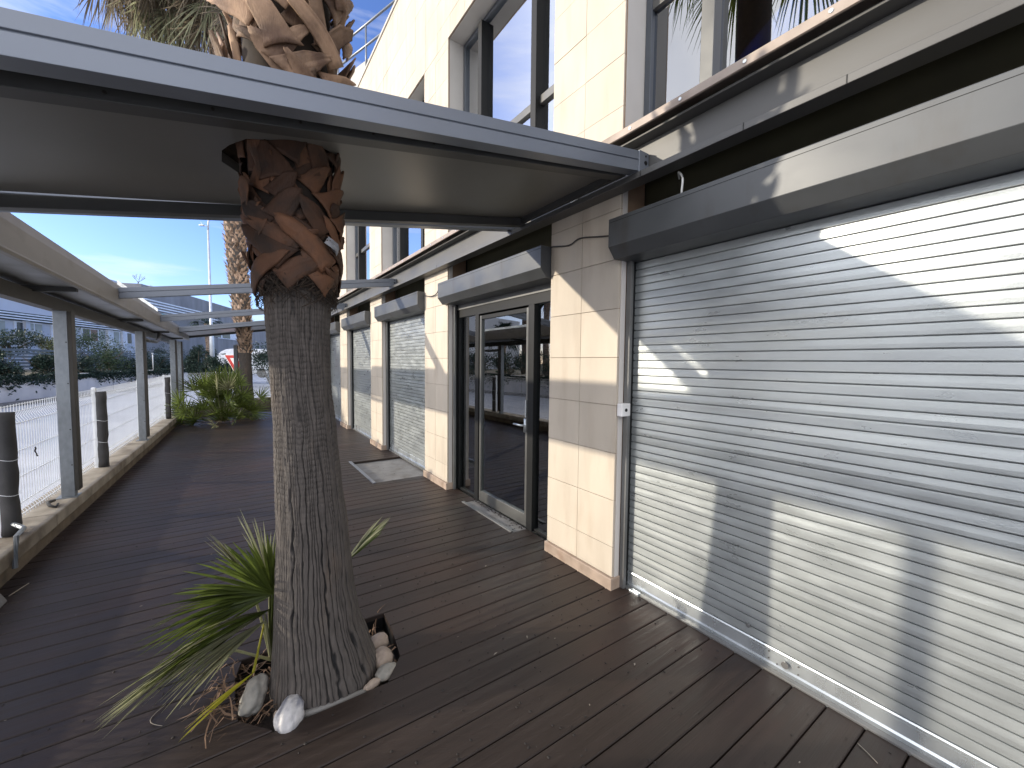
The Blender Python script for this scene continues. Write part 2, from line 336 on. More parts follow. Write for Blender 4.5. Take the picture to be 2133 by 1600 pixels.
# screw holes on the boards + berries and bits lying on the deck
mb = MB()
def blob(mb, x, y, z, r, sx=1, sy=1, sz=.7):
    vs = [(x+r*sx*math.cos(a), y+r*sy*math.sin(a), z) for a in [i*math.pi/3 for i in range(6)]]
    vs2 = [(x+.6*r*sx*math.cos(a), y+.6*r*sy*math.sin(a), z+r*sz*.75) for a in [i*math.pi/3+.3 for i in range(6)]]
    mb.add(vs+vs2+[(x, y, z+r*sz)], [(i, (i+1) % 6, 6+(i+1) % 6, 6+i) for i in range(6)]+[(6+i, 6+(i+1) % 6, 12) for i in range(6)])
def inpit(x, y): return -.05 < x < .77 and 1.93 < y < 2.51
for k in range(-12, 60):
    yc = .355+(k+.5)*PITCH_D
    for x in np.arange(-1.15, 2.2, .41):
        for s in (-1, 1):
            xx = x+rng.normal(0, .004); yy = yc+s*.045+SK*(xx-2.28)
            if inpit(xx, yy) or rng.random() < .12: continue
            n = 7; r = .005
            mb.add([(xx+r*math.cos(2*math.pi*i/n), yy+r*math.sin(2*math.pi*i/n), .0035) for i in range(n)], [tuple(range(n))])
sc = mb.build('screw_heads', 'bits', deck)
mb = MB()
for i in range(620):
    if i < 430: x = rng.normal(.9, .75); y = rng.normal(2.0, .9)
    else: x = rng.uniform(-1.3, 2.2); y = rng.uniform(.2, 7)
    if not (-1.3 < x < 2.24 and .1 < y < 9) or inpit(x, y): continue
    blob(mb, x, y, .001, rng.uniform(.0025, .0072), rng.uniform(.7, 1.5), rng.uniform(.7, 1.4), .8)
for i in range(140):
    y = rng.uniform(3.06, 4.0); blob(mb, 2.27+rng.normal(0, .03)*(1.6 if y < 3.3 else .6), y, -.006, rng.uniform(.003, .008), 1.4, 1, .6)
tag(mb.build('berry_litter', 'bits'), 'small dark palm berries scattered over the deck boards', 'berries', kind='stuff')
mb = MB()
for (px, py, l, w, a) in ((1032, 1363, .035, .008, .3), (1098, 1328, .03, .008, 1), (262, 998, .06, .02, .1), (272, 985, .05, .012, .4), (390, 990, .04, .012, 0), (405, 1003, .03, .014, 1), (294, 1264, .02, .01, .2), (258, 1010, .03, .01, 2), (1228, 1470, .012, .006, 1), (1322, 1385, .02, .01, .5), (1258, 1208, .03, .015, 0), (1012, 1180, .025, .01, .6)):
    p = gnd(px, py); d = Vector((math.cos(a), math.sin(a), 0))*l; e = Vector((-math.sin(a), math.cos(a), 0))*w
    mb.add([p-d*.5+Vector((0, 0, .003)), p+e*.5+Vector((0, 0, .006)), p+d*.5+Vector((0, 0, .004)), p-e*.5+Vector((0, 0, .0055))], [(0, 1, 2, 3)])
for i in range(60):
    x = rng.uniform(-1.2, 2.2); y = rng.uniform(.3, 8)
    if inpit(x, y): continue
    blob(mb, x, y, .001, rng.uniform(.0015, .0035), 2, .8, .5)
tag(mb.build('leaf_crumbs', 'bits_pale'), 'pale crumbs and leaf scraps strewn on the dark deck', 'crumbs', kind='stuff')
def strand(px0, py0, px1, py1, bend, m, label, r=.0016):
    a, b = gnd(px0, py0, .004), gnd(px1, py1, .004); n = Vector((-(b-a).y, (b-a).x, 0)); pts = []
    for i in range(9):
        t_ = i/8; pts.append(a.lerp(b, t_)+n*bend*math.sin(math.pi*t_))
    tag(MB().tube(pts, r, 5).build('dry_stalk', m, smooth=True), label, 'stalk')
strand(345, 1468, 338, 1512, -.35, 'bits_pale', 'curved pale stalk lying on the deck left of the yellow frond')
strand(1786, 1548, 1828, 1590, .02, 'bits_pale', 'straight thin straw on the boards in the lower right foreground')
strand(18, 1242, 60, 1215, 0, 'bits_pale', 'pale stick lying at the foot of the kerb wall', .004)

# ================================================================== THE COMMERCIAL BUILDING
FX = 2.17                                            # stone face
PIL = [(1.865+2.67*k, 2.585+2.67*k) for k in range(0, 6)]
YN, YF, ZTOP, ZFL = -4.2, 18.6, 7.06, 3.02
B = thing('commercial_building', (FX, 5, 0), 'two storey cream stone building with roller shutters and tall recessed windows', 'building')
TH = .335; ZJ = 1.642
def tiles(mb, y0, y1, z0, z1, w, x=FX, t=.018):
    n = max(1, round((y1-y0)/w)); w = (y1-y0)/n
    zs = [z0]; z = ZJ-20*TH
    while z < z1:
        if z > z0+.03 and z < z1-.03: zs.append(z)
        z += TH
    zs.append(z1)
    for i in range(n):
        for za, zb in zip(zs, zs[1:]):
            dx = rng.normal(0, .0006)
            mb.box(x+dx, x+t, y0+i*w+.0016, y0+(i+1)*w-.0016, za+.0016, zb-.0016)
# pillars
for i, (ya, yb) in enumerate(PIL):
    bm = MB(); bm.box(FX+.012, 2.42, ya+.003, yb-.003, 0, 2.95)
    p = bm.build('pillar', 'joint', B)
    tb = MB(); tiles(tb, ya, yb, .085, 2.95, .3625); tb.build('stone_cladding', 'tile', p, bevel=.0012)
    pb = MB(); pb.box(FX-.022, 2.29, ya-.012, yb+.008, -.03, .082); pb.build('plinth', 'plinth', p, bevel=.004)
    jb = MB()
    jb.box(FX+.020, 2.235, ya-.0035, ya+.002, .083, 2.95).box(FX+.020, 2.235, yb-.002, yb+.0035, .083, 2.95)
    jb.build('jamb_lining', 'jamb', p)
# upper storey cladding with window openings
ZL = 5.425
up_b = MB(); up_t = MB()
def solid(y0, y1, z0, z1):
    up_b.box(FX+.012, 2.60, y0, y1, z0, z1); tiles(up_t, y0, y1, z0, z1, .3625)
edges = [YN]+[v for p in PIL for v in p]+[YF]
solid(YN, YF, ZL, ZTOP)
for (ya, yb) in PIL: solid(ya, yb, ZFL, ZL-.0005)
solid(PIL[-1][1]+.0005+1.3, YF, ZFL, ZL-.0005); solid(YN, YN+1.6, ZFL, ZL-.0005)
wall = up_b.build('upper_wall', 'joint', B)
up_t.build('stone_cladding', 'tile', wall)
rv = MB()                                            # window reveals
for (ya, yb) in PIL:
    rv.box(FX+.021, 2.40, ya-.004, ya+.001, ZFL, ZL).box(FX+.021, 2.40, yb-.001, yb+.004, ZFL, ZL)
rv.box(FX+.021, 2.44, YN+1.6, YF-1, ZL-.005, ZL+.003)
rv.build('window_reveal', 'render_wall', B)
cp = MB(); cp.box(FX-.02, 2.75, YN, YF, ZTOP, ZTOP+.05); cp.build('parapet_cap', 'render_wall', B, bevel=.006)
hull = MB()                                          # body of the building behind the facade
hull.box(2.60, 14, YN, YF, ZTOP-.25, ZTOP-.02).box(13.7, 14, YN, YF, -.1, ZTOP-.26).box(2.75, 13.69, YN, YN+.25, -.1, ZTOP-.26).box(2.75, 13.69, YF-.25, YF, -.1, ZTOP-.26)
hull.box(2.62, 13.69, YN+.26, YF-.26, 2.96, 3.16)
hull.build('rear_body', 'render_wall', B)
inn = MB(); inn.box(2.36, 13.6, YN+.3, YF-.3, -.10, -.012); inn.build('shop_floor', 'floor_in', B)
inn = MB()
for y in (2.2, 4.9): inn.box(2.44, 8.5, y-.05, y+.05, -.01, 2.95)
inn.box(8.5, 8.6, 2.15, 4.95, -.01, 2.95); inn.box(2.44, 8.4, 2.26, 4.84, 2.86, 2.94)
inn.build('shop_wall', 'dark_in', B)
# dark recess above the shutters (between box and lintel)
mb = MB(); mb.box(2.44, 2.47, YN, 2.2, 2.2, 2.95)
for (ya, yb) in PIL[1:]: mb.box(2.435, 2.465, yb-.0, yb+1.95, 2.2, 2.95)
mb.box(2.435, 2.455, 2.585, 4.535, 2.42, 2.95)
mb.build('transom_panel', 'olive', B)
# steel lintel channel: web, flanges, lip, brackets
L1 = MB(); L1.extrude_y([(2.155, 2.755), (2.166, 2.755), (2.166, 2.985), (2.155, 2.985)], YN, YF)
L1.extrude_y([(2.055, 2.735), (2.165, 2.735), (2.165, 2.7545), (2.075, 2.7545), (2.070, 2.772), (2.055, 2.772)], YN, YF)
L1.extrude_y([(2.075, 2.986), (2.42, 2.986), (2.42, 3.0), (2.075, 3.0)], YN, YF)
lint = L1.build('lintel_channel', 'lintel', B, bevel=.003)
# sill flashing
fl = MB(); fl.extrude_y([(2.02, 3.012), (2.03, 3.008), (2.03, 3.046), (2.42, 3.10), (2.42, 3.112), (2.02, 3.056)], YN, YF)
flo = fl.build('sill_flashing', 'flash', B, bevel=.002)
sc = MB()
for y in np.arange(-1.0, 14, .335): sc.disc((2.022, y, 3.034), (-1, 0, 0), .0085, .006, 10)
tag(sc.build('screw_row', 'rail_alu', flo, smooth=False), kind='stuff')
for y in (.62, 1.02, 1.62, 3.0, 4.6): MB().box(2.0535, 2.056, y, y+.004, 2.737, 2.771).build('lintel_joint', 'dark_frame', lint)

# upper windows
def window(y0, y1, gm, near=False, blind='blind_w'):
    X = 2.40
    f = MB(); z0, z1 = 3.11, ZL-.006
    f.box(X-.03, X+.05, y0+.006, y0+.055, z0, z1).box(X-.03, X+.05, y1-.055, y1-.006, z0, z1)
    f.box(X-.03, X+.05, y0+.056, y1-.056, z1-.05, z1-.001).box(X-.03, X+.05, y0+.056, y1-.056, z0+.001, z0+.05)
    fr = f.build('window', 'win_frame', B, bevel=.004)
    ms = [y0+.48, y1-.48]
    for y in ms:
        m_ = MB(); m_.box(X-.075, X+.045, y-.04, y+.04, z0+.052, z1-.052); m_.build('mullion', 'grey_frame' if near else 'dark_frame', fr, bevel=.003)
    t_ = MB()
    for (a_, b_) in ((y0+.057, ms[0]-.042), (ms[0]+.042, ms[1]-.042), (ms[1]+.042, y1-.057)): t_.box(X-.028, X+.044, a_, b_, 3.98, 4.055)
    t_.build('transom', 'grey_frame', fr, bevel=.003)
    g = MB(); g.box(X+.002, X+.008, y0+.05, y1-.05, z0+.04, z1-.04); g.build('pane', gm, fr)
    bl = MB(); bl.box(X+.07, X+.09, y0+.02, y1-.02, z0, z1); bl.build('blind', blind, fr)
for k in range(5): window(PIL[k][1], PIL[k+1][0], 'glass_up')
window(-.085, 1.865, 'glass_near', True, 'blue_in')
window(-2.6, -.09, 'glass_near', True, 'blue_in')
window(PIL[5][1], PIL[5][1]+1.3, 'glass_up')

# roller shutters
def slat_profile(z0, z1, x):
    p = .0518; pts = []; r_ = random.Random(int(z1*100)+int(x*10))
    z = z0
    while z < z1-.001:
        tl = r_.gauss(0, .00035); t2 = r_.gauss(0, .0003)
        for (dx, f_) in ((.018, 0), (.018, .085), (.0005+tl, .09), (-.0002+tl, .12), (-.0005+t2, .45), (-.0003-tl, .80), (.006, .805), (.006, .845), (-.0004, .85), (-.0002, .94), (.016, .945)):
            zz = z+p*f_
            if zz <= z1: pts.append((x+dx, zz))
        z += p
    return pts
def shutter(y0, y1, closed=True, ztop=2.31, box_l=0.02, box_r=0.02, lock=False, boxm='box_grey'):
    X = 2.30
    if closed:
        pr = slat_profile(.118, ztop, X); mb = MB(); n = len(pr)
        ys = [y0+.03, y1-.035]
        vs = [(x, y, z) for y in ys for (x, z) in pr]
        mb.add(vs, [(i, i+1, n+i+1, n+i) for i in range(n-1)])
        sl_ = mb.build('roller_shutter', 'galv', B)
        sol = sl_.modifiers.new('solid', 'SOLIDIFY'); sol.thickness = .002
        br = MB(); br.extrude_y([(2.292, .012), (2.312, .012), (2.312, .117), (2.296, .117), (2.293, .110), (2.293, .100), (2.296, .094), (2.296, .040), (2.288, .032)], y0+.032, y1-.036)
        b_ = br.build('bottom_rail', 'rail_alu', sl_)
        th = MB(); th.box(2.262, 2.31, y0+.0, y1-.012, -.01, .0115); th.build('threshold', 'steel', sl_, bevel=.003)
    else:
        br = MB(); br.extrude_y([(2.285, 2.235), (2.315, 2.235), (2.315, 2.30), (2.292, 2.30)], y0+.03, y1-.035)
        sl_ = br.build('roller_shutter', 'steel', B)
    # teeth of the slat ends are hidden in the guide rails
    for (a_, b_) in ((y0+.004, y0+.030), (y1-.034, y1-.004)):
        g = MB(); g.box(2.268, 2.285, a_, b_, .0, ztop).box(2.286, 2.33, a_, b_, .0, ztop); g.build('guide_rail', 'dark_frame' , sl_, bevel=.002)
    g = MB(); g.box(2.238, 2.266, y1-.046, y1-.006, 0, ztop); g.build('side_angle', 'steel', sl_, bevel=.003)
    bx = MB(); bx.extrude_y([(2.065, 2.372), (2.125, 2.300), (2.33, 2.296), (2.33, 2.552), (2.068, 2.552), (2.065, 2.549)], y0-box_r, y1+box_l)
    o = bx.build('shutter_box', boxm, sl_, bevel=.003)
    ln = MB(); ln.box(2.0642, 2.0652, y0-box_r+.004, y1+box_l-.004, 2.525, 2.5275); ln.build('lid_seam', 'dark_frame', sl_)
    return sl_
s0 = shutter(-1.4, 1.865, lock=True, box_l=.01)
shutter(2.585, 4.535, closed=False, box_l=.06, box_r=-.005)
for k in (1, 2, 3, 4): shutter(PIL[k][1], PIL[k+1][0], box_l=.08, box_r=-.002)
lk = MB()
lk.disc((2.288, .82, .068), (-1, 0, 0), .017, .008, 16).disc((2.290, 1.005, .175), (-1, 0, 0), .011, .008, 14)
for y, z in ((.90, .055), (.90, .092), (.765, .05), (.765, .09), (.86, .045)): lk.disc((2.2955, y, z), (-1, 0, 0), .004, .004, 8)
lk.build('shutter_lock', 'steel', s0, smooth=False)
lk = MB(); lk.box(2.25, 2.28, 1.70, 1.78, -.005, .018); lk.build('floor_catch', 'rail_alu', s0, bevel=.004)

# glazed door of the second bay
D = MB(); Xd = 2.325
D.box(Xd-.03, Xd+.05, 2.60, 4.52, 2.14, 2.235).box(Xd-.03, Xd+.05, 4.46, 4.52, 0, 2.139).box(Xd-.03, Xd+.05, 2.60, 2.63, 0, 2.139)
D.box(Xd-.045, Xd+.05, 2.945, 3.035, 0, 2.139).box(Xd-.045, Xd+.05, 3.965, 4.045, 0, 2.139)
D.box(Xd-.02, Xd+.04, 2.631, 2.944, 0, .03).box(Xd-.02, Xd+.04, 4.046, 4.459, 0, .03)
dr = D.build('glass_door', 'dark_frame', B, bevel=.003)
lf = MB(); y0, y1 = 3.045, 3.955
lf.box(Xd-.035, Xd+.01, y0, y0+.032, .012, 2.12).box(Xd-.035, Xd+.01, y1-.032, y1, .012, 2.12).box(Xd-.034, Xd+.009, y0+.0325, y1-.0325, .012, .13)
lf.build('door_leaf', 'grey_frame', dr, bevel=.003)
tr_ = MB(); tr_.box(Xd-.034, Xd+.009, y0+.0325, y1-.0325, 2.08, 2.119); tr_.build('top_rail', 'dark_frame', dr)
g = MB(); g.box(Xd-.012, Xd-.006, y0+.03, y1-.03, .125, 2.085).box(Xd-.004, Xd+.002, 2.625, 2.95, .025, 2.15).box(Xd-.004, Xd+.002, 4.04, 4.465, .025, 2.15)
g.build('pane', 'glass_door', dr)
hd = MB(); hd.tube([(Xd-.036, 3.075, 1.0), (Xd-.085, 3.075, 1.0), (Xd-.085, 3.20, 1.0)], .010, 8).box(Xd-.045, Xd-.035, 3.06, 3.09, .93, 1.06)
hd.build('door_handle', 'rail_alu', dr, smooth=True)
hd = MB(); hd.box(Xd-.05, Xd-.036, 3.05, 3.062, 1.08, 1.24); hd.build('pull_plate', 'rail_alu', dr)
# roof plant-room parapet with railing
rb = MB()
pa, pb = Vector((1.55, 11.5, 0)), Vector((3.4, 6.2, 0)); dn = Vector((pb-pa)).normalized(); nn = Vector((dn.y, -dn.x, 0))*-1
if nn.x < 0: nn = -nn
pa2 = Vector((2.25, 9.52, 0)); q = [pa2, pb, pb+nn*.3, pa2+nn*.3]
# ------------------------------------------------------------------ stair tower beyond the roof edge
ta, tb_ = Vector((2.05, 10.1, 0)), Vector((3.2, 6.8, 0)); dv = (tb_-ta).normalized()
ta0 = ta+dv*.55
n2 = Vector((-dv.y, dv.x, 0)); n2 = n2 if n2.x > 0 else -n2
q = [ta0+n2*.02, tb_+n2*.02, tb_+n2*.25, ta0+n2*.25]
rb.hexa([(v.x, v.y, 7.0) for v in q]+[(v.x, v.y, 7.93) for v in q])
rp = rb.build('roof_parapet', 'render_wall', B)
rr = MB()
e0 = ta-dv*1.2; 
for zz in (8.62, 8.2): rr.tube([e0+Vector((0, 0, zz)), tb_+Vector((0, 0, zz))], .024, 8)
L_ = (tb_-e0).length
for i in range(5):
    c = e0+dv*(.25+i*1.05); rr.tube([c+Vector((0, 0, 7.6)), c+Vector((0, 0, 8.62))], .02, 8)
rr.build('roof_railing', 'beam', rp, smooth=True)

# small fittings on the facade
sb = MB(); sb.box(2.172, 2.262, 1.815, 1.8595, 1.235, 1.325); swb = sb.build('switch_box', 'white_plastic', bevel=.006)
k_ = MB(); k_.disc((2.215, 1.8155, 1.28), (0, -1, 0), .012, .004, 12); k_.build('key_switch', 'dark_frame', swb)
tag(swb, 'small white key switch box on the pillar edge beside the large shutter', 'switch box')
def cable(pts, r, m, label):
    P = [Vector(p) for p in pts]; out_ = []
    for i in range(len(P)-1):
        a_, b_, c_, d_ = P[max(i-1, 0)], P[i], P[i+1], P[min(i+2, len(P)-1)]
        for t in np.linspace(0, 1, 7)[:-1]:
            out_.append(.5*((2*b_)+(c_-a_)*t+(2*a_-5*b_+4*c_-d_)*t*t+(3*b_-a_-3*c_+d_)*t**3))
    out_.append(P[-1])
    return tag(MB().tube(out_, r, 7).build('cable', m, smooth=True), label, 'cable')
cable([(2.2, 2.60, 2.545), (2.158, 2.56, 2.545), (2.156, 2.36, 2.51), (2.158, 2.24, 2.535), (2.157, 2.05, 2.50), (2.15, 1.89, 2.47), (2.12, 1.87, 2.47)], .0055, 'cable_black', 'dark cable strung across the nearest stone pillar between two shutter boxes')
cable([(2.2, 5.28, 2.50), (2.155, 5.2, 2.49), (2.15, 5.0, 2.455), (2.152, 4.85, 2.46), (2.13, 4.74, 2.48), (2.09, 4.62, 2.49)], .0065, 'cable_black', 'dark cable looping over the second stone pillar left of the glass door box')
cable([(2.3, 1.52, 2.75), (2.2, 1.46, 2.74), (2.15, 1.40, 2.67), (2.16, 1.41, 2.60), (2.2, 1.44, 2.53)], .006, 'cable_white', 'white cable hanging in an arc above the large shutter box')
ds = MB(); ds.disc((2.154, 2.30, 2.845), (-1, 0, 0), .038, .02, 20); tag(ds.build('bulkhead_cap', 'white_plastic', bevel=.003), 'round white cap fixed to the dark steel lintel under the canopy', 'cap')

# ================================================================== PERGOLA AND CANOPY
SLP = .158
def fz(x): return SLP*(x-2.17)
def fX(y): return -1.03-.0075*(y-2)                  # inner face of the gutter fascia
pg = thing('pergola', (-1.2, 5, 0), 'long grey steel pergola with sloping beams and a solid panel pierced by the palm', 'pergola')
def beam(y, w=.075, x1=2.06):
    x0 = fX(y)+.0
    z0, z1 = 2.795, 2.915
    prof = [(y, z0), (y+w, z0), (y+w, z1), (y, z1), (y, z1-.050), (y+.007, z1-.052), (y+.007, z1-.0575), (y, z1-.0595)]
    b_ = MB().extrude_x(prof, fz, x0, x1).build('beam', 'beam', pg, bevel=.0015)
    e = MB().hexa([(x1, y-.004, z0+fz(x1)-.006), (x1+.09, y-.004, z0+fz(x1)-.006), (x1+.09, y+w+.004, z0+fz(x1)-.006), (x1, y+w+.004, z0+fz(x1)-.006)]+[(x1, y-.004, z1+fz(x1)+.004), (x1+.09, y-.004, z1+fz(x1)+.004), (x1+.09, y+w+.004, z1+fz(x1)+.004), (x1, y+w+.004, z1+fz(x1)+.004)])
    e.build('end_bracket', 'beam', b_, bevel=.002)
    bo = MB()
    for dz in (.02, .06, .1): bo.disc((x1+.06, y-.004, z0+fz(x1)+dz), (0, -1, 0), .006 if dz != .06 else .013, .003, 10)
    bo.build('bracket_bolts', 'dark_frame', b_)
    return b_
for y in (1.64, 3.0, 6.36, 9.75, 13.05, 16.3): beam(y)
# secondary dark angles under the near panel
def panel(y0, y1, hole=None, z=2.842, x1=2.07):
    t = .045; x0 = fX(y0)
    if hole is None:
        mb = MB().hexa([(x0, y0, z+fz(x0)), (x1, y0, z+fz(x1)), (x1, y1, z+fz(x1)), (x0, y1, z+fz(x0)), (x0, y0, z+t+fz(x0)), (x1, y0, z+t+fz(x1)), (x1, y1, z+t+fz(x1)), (x0, y1, z+t+fz(x0))])
        return mb.build('roof_panel', 'panel', pg)
    outer = [(x0, y0), (x1, y0), (x1, y1), (x0, y1)]
    bm = bmesh.new()
    vo = [bm.verts.new((x, y, z+fz(x))) for x, y in outer]; vh = [bm.verts.new((x, y, z+fz(x))) for x, y in hole]
    eo = [bm.edges.new((vo[i], vo[(i+1) % 4])) for i in range(4)]; eh = [bm.edges.new((vh[i], vh[(i+1) % len(vh)])) for i in range(len(vh))]
    bmesh.ops.triangle_fill(bm, use_beauty=True, use_dissolve=False, edges=eo+eh)
    r_ = bmesh.ops.extrude_face_region(bm, geom=bm.faces[:])
    bmesh.ops.translate(bm, verts=[v for v in r_['geom'] if isinstance(v, bmesh.types.BMVert)], vec=(0, 0, t))
    bmesh.ops.recalc_face_normals(bm, faces=bm.faces)
    me = bpy.data.meshes.new('roof_panel'); bm.to_mesh(me); bm.free(); me.materials.append(M['panel'])
    o = bpy.data.objects.new('roof_panel', me); COL.objects.link(o); o.parent = pg; o.location = -Vector(pg.location); return o
HX, HY = .235, 2.23
hole = [(HX+.225*math.cos(a)*(1.0 if math.cos(a) > 0 else 1.18)+rng.normal(0, .008), HY+.245*math.sin(a)+rng.normal(0, .008)) for a in np.linspace(0, 2*math.pi, 18)[:-1]]
panel(1.72, 2.895, hole)
panel(13.13, 16.3)
an = MB()                                            # angle bars carrying the panel
def skew_bar(mb, xa, ya, xb, yb, zo, h, w):
    mb.hexa([(xa, ya, zo-h+fz(xa)), (xb, yb, zo-h+fz(xb)), (xb, yb+w, zo-h+fz(xb)), (xa, ya+w, zo-h+fz(xa)), (xa, ya, zo+fz(xa)), (xb, yb, zo+fz(xb)), (xb, yb+w, zo+fz(xb)), (xa, ya+w, zo+fz(xa))])
skew_bar(an, fX(2)+.002, 1.80, 2.0, 1.725, 2.839, .052, .07)
a1 = an.build('panel_angle', 'steel_dark', pg, bevel=.002)
sc = MB()
for x in np.arange(-.85, 1.4, .27):
    sc.disc((x, 1.80-.075*(x+1.03)/3.03-.001, 2.812+fz(x)), (0, -1, 0), .0055, .004, 8)
sc.build('angle_screws', 'bits', a1)
an = MB(); skew_bar(an, fX(2)+.002, 2.93, 2.055, 2.80, 2.839, .062, .06); an.build('panel_angle', 'steel_dark', pg, bevel=.002)
an = MB(); an.box(2.02, 2.05, 1.73, 2.88, 2.775, 2.835); an.build('panel_angle', 'steel_dark', pg)
an = MB(); skew_bar(an, fX(13.2)+.002, 13.14, 2.05, 13.14, 2.84, .06, .05); an.build('panel_angle', 'steel_dark', pg); an = MB(); skew_bar(an, fX(16)+.002, 16.2, 2.05, 16.2, 2.84, .06, .05); an.build('panel_angle', 'steel_dark', pg)
# gutter trough along the street side
Y0, Y1 = -2.4, 16.4
def along(prof, y0, y1, mb):                         # profile given as (dx from fascia face, z)
    n = len(prof); o = len(mb.v)
    for y in (y0, y1):
        for (dx, z) in prof: mb.v.append((fX(y)+dx, y, z))
    mb.f.append(tuple(o+i for i in range(n))); mb.f.append(tuple(o+n+i for i in range(n))[::-1])
    for i in range(n): mb.f.append((o+i, o+n+i, o+n+(i+1) % n, o+(i+1) % n))
mb = MB(); js = [Y0, 3.15, 8.2, 12.2, Y1]
for ya, yb in zip(js, js[1:]):
    along([(-.012, 2.195), (-.004, 2.19), (.004, 2.21), (0, 2.222), (0, 2.375), (-.022, 2.452), (-.045, 2.452), (-.045, 2.195)], ya+.003, yb-.003, mb)
fa = mb.build('gutter_fascia', 'fascia', pg, bevel=.002)
for ya, yb in ((-2.4, 1.7), (1.7, 5.0), (5.0, 8.3), (8.3, 11.6), (11.6, 14.8), (14.8, 16.4)):
    s_ = MB(); along([(-.047, 2.208), (-.047, 2.222), (-.62, 2.196), (-.62, 2.182)], ya+.004, yb-.004, s_); s_.build('soffit_panel', 'steel', pg)
    r_ = MB()
    for yc in (ya+.03,):
        along([(-.05, 2.207), (-.40, 2.190), (-.40, 2.14), (-.05, 2.17)], yc, yc+.05, r_)
    r_.build('soffit_rib', 'steel_dark', pg)
mb = MB(); along([(-.305, 2.05), (-.40, 2.05), (-.40, 2.165), (-.305, 2.165)], Y0, Y1, mb); mb.build('edge_beam', 'brown_steel', pg, bevel=.003)
mb = MB(); along([(-.60, 2.17), (-.63, 2.17), (-.63, 2.44), (-.60, 2.44)], Y0, Y1, mb); mb.build('outer_fascia', 'fascia', pg)
gs = mat('translucent_sheet', (.85, .88, .9), .4, trans=.7); M['sheet'] = gs
mb = MB(); along([(-.024, 2.4535), (-.030, 2.4535), (-.030, 2.505), (-.024, 2.505)], 6.5, 9.7, mb); mb.build('light_strip', 'sheet', pg)
# posts
def post(x, y, ztop=2.05, z0=.23, w=.095, d=.085):
    mb = MB(); mb.box(x-w/2, x+w/2, y-d/2, y+d/2, z0+.008, ztop)
    o = mb.build('post', 'galv_post', pg, bevel=.003)
    b_ = MB(); b_.box(x-w/2-.035, x+w/2+.02, y-d/2-.03, y+d/2+.03, z0-.002, z0+.0075)
    b_.build('base_plate', 'galv_post', o)
    h = MB()
    for z in (.55, .9, 1.35, 1.75): h.disc((x+w/2-.012, y-d/2, z), (0, -1, 0), .006, .002, 8)
    h.build('bolt_holes', 'bits', o)
    if y < 3: return o
    s_ = MB(); s_.box(x+w/2+.001, x+w/2+.03, y-d/2+.002, y+d/2+.03, z0+.06, ztop-.001); s_.build('side_angle', 'brown_steel', o, bevel=.002)
    return o
KX = lambda y: -1.345+.0255*(y-4.25)                 # inner foot of the kerb wall
for y in (-.95, 2.46, 5.70, 9.02, 12.5, 13.42): post(KX(y)-.045-.01*(y < 13), y, d=.06 if y < 3 else .085)
for y, x in ((15.2, .05), (17.2, 1.35)): post(x, y)

# ================================================================== KERB WALL, MESH FENCE
kb = MB(); kc = MB()
def kseg(mb, dx0, dx1, z0, z1, ya, yb):
    mb.hexa([(KX(ya)+dx0, ya, z0), (KX(ya)+dx1, ya, z0), (KX(yb)+dx1, yb, z0), (KX(yb)+dx0, yb, z0), (KX(ya)+dx0, ya, z1), (KX(ya)+dx1, ya, z1), (KX(yb)+dx1, yb, z1), (KX(yb)+dx0, yb, z1)])
kseg(kb, -.29, -.022, -.5, .118, -2.5, 13.62)
kw = tag(kb.build('kerb_wall', 'footing', bevel=.01), 'low weathered concrete kerb wall carrying the pergola posts along the deck', 'kerb wall')
for ya, yb in ((-2.5, 1.2), (1.2, 5.12), (5.12, 8.4), (8.4, 13.63)):
    c = MB(); kseg(c, -.295, .016, .1185, .23, ya+.003, yb-.003); c.build('coping_stone', 'concrete', kw, bevel=.012)
FA, FB = Vector((-1.13, 13.66, 0)), Vector((1.25, 17.2, 0)); fd = (FB-FA).normalized(); fn = Vector((-fd.y, fd.x, 0))
mb = MB(); q = [FA, FB, FB+fn*.28, FA+fn*.28]; mb.hexa([(v.x, v.y, -.5) for v in q]+[(v.x, v.y, .235) for v in q])
tag(mb.build('kerb_wall', 'concrete', bevel=.01), 'oblique concrete kerb wall closing the far end of the deck behind the palm bush', 'kerb wall')
def mesh_panel(mb, a, b, ztop=1.215, z0=.26, sp=.05, w=.0052):
    d = b-a; L = d.length; d.normalize(); n = Vector((-d.y, d.x, 0))
    def offs(z):                                     # pressed V-folds in the panel
        for zc in (1.10, .33):
            t = abs(z-zc)
            if t < .05: return .028*(1-t/.05)
        return 0
    zs = [z0, .28, .33, .38, 1.05, 1.10, 1.15, ztop]
    k = int(L/sp)
    for i in range(k+1):
        p = a+d*(i*sp+(L-k*sp)/2)
        o = len(mb.v)
        for z in zs:
            q_ = p+n*offs(z)
            for (s1, s2) in ((-1, -1), (1, -1), (1, 1), (-1, 1)): mb.v.append(tuple(q_+d*(s1*w/2)+n*(s2*w/2)+Vector((0, 0, z))))
        for j in range(len(zs)-1):
            for e in range(4): mb.f.append((o+j*4+e, o+j*4+(e+1) % 4, o+(j+1)*4+(e+1) % 4, o+(j+1)*4+e))
    for z in (.28, .38, .60, .82, 1.05, 1.15, 1.205):
        mb.bar(a+n*.006+Vector((0, 0, z)), b+n*.006+Vector((0, 0, z)), .0058, .0058)
fe = thing('mesh_fence', (-1.6, 5, .23), 'white welded wire mesh fence on the long kerb wall with dark sleeved posts', 'fence')
fp = [-2.4, .05, 2.35, 4.68, 7.05, 9.45, 11.98, 13.55]
FXo = lambda y: KX(y)-.165
for ya, yb in zip(fp, fp[1:]):
    mb = MB(); mesh_panel(mb, Vector((FXo(ya), ya+.03, 0)), Vector((FXo(yb), yb-.03, 0))); mb.build('wire_panel', 'wire', fe)
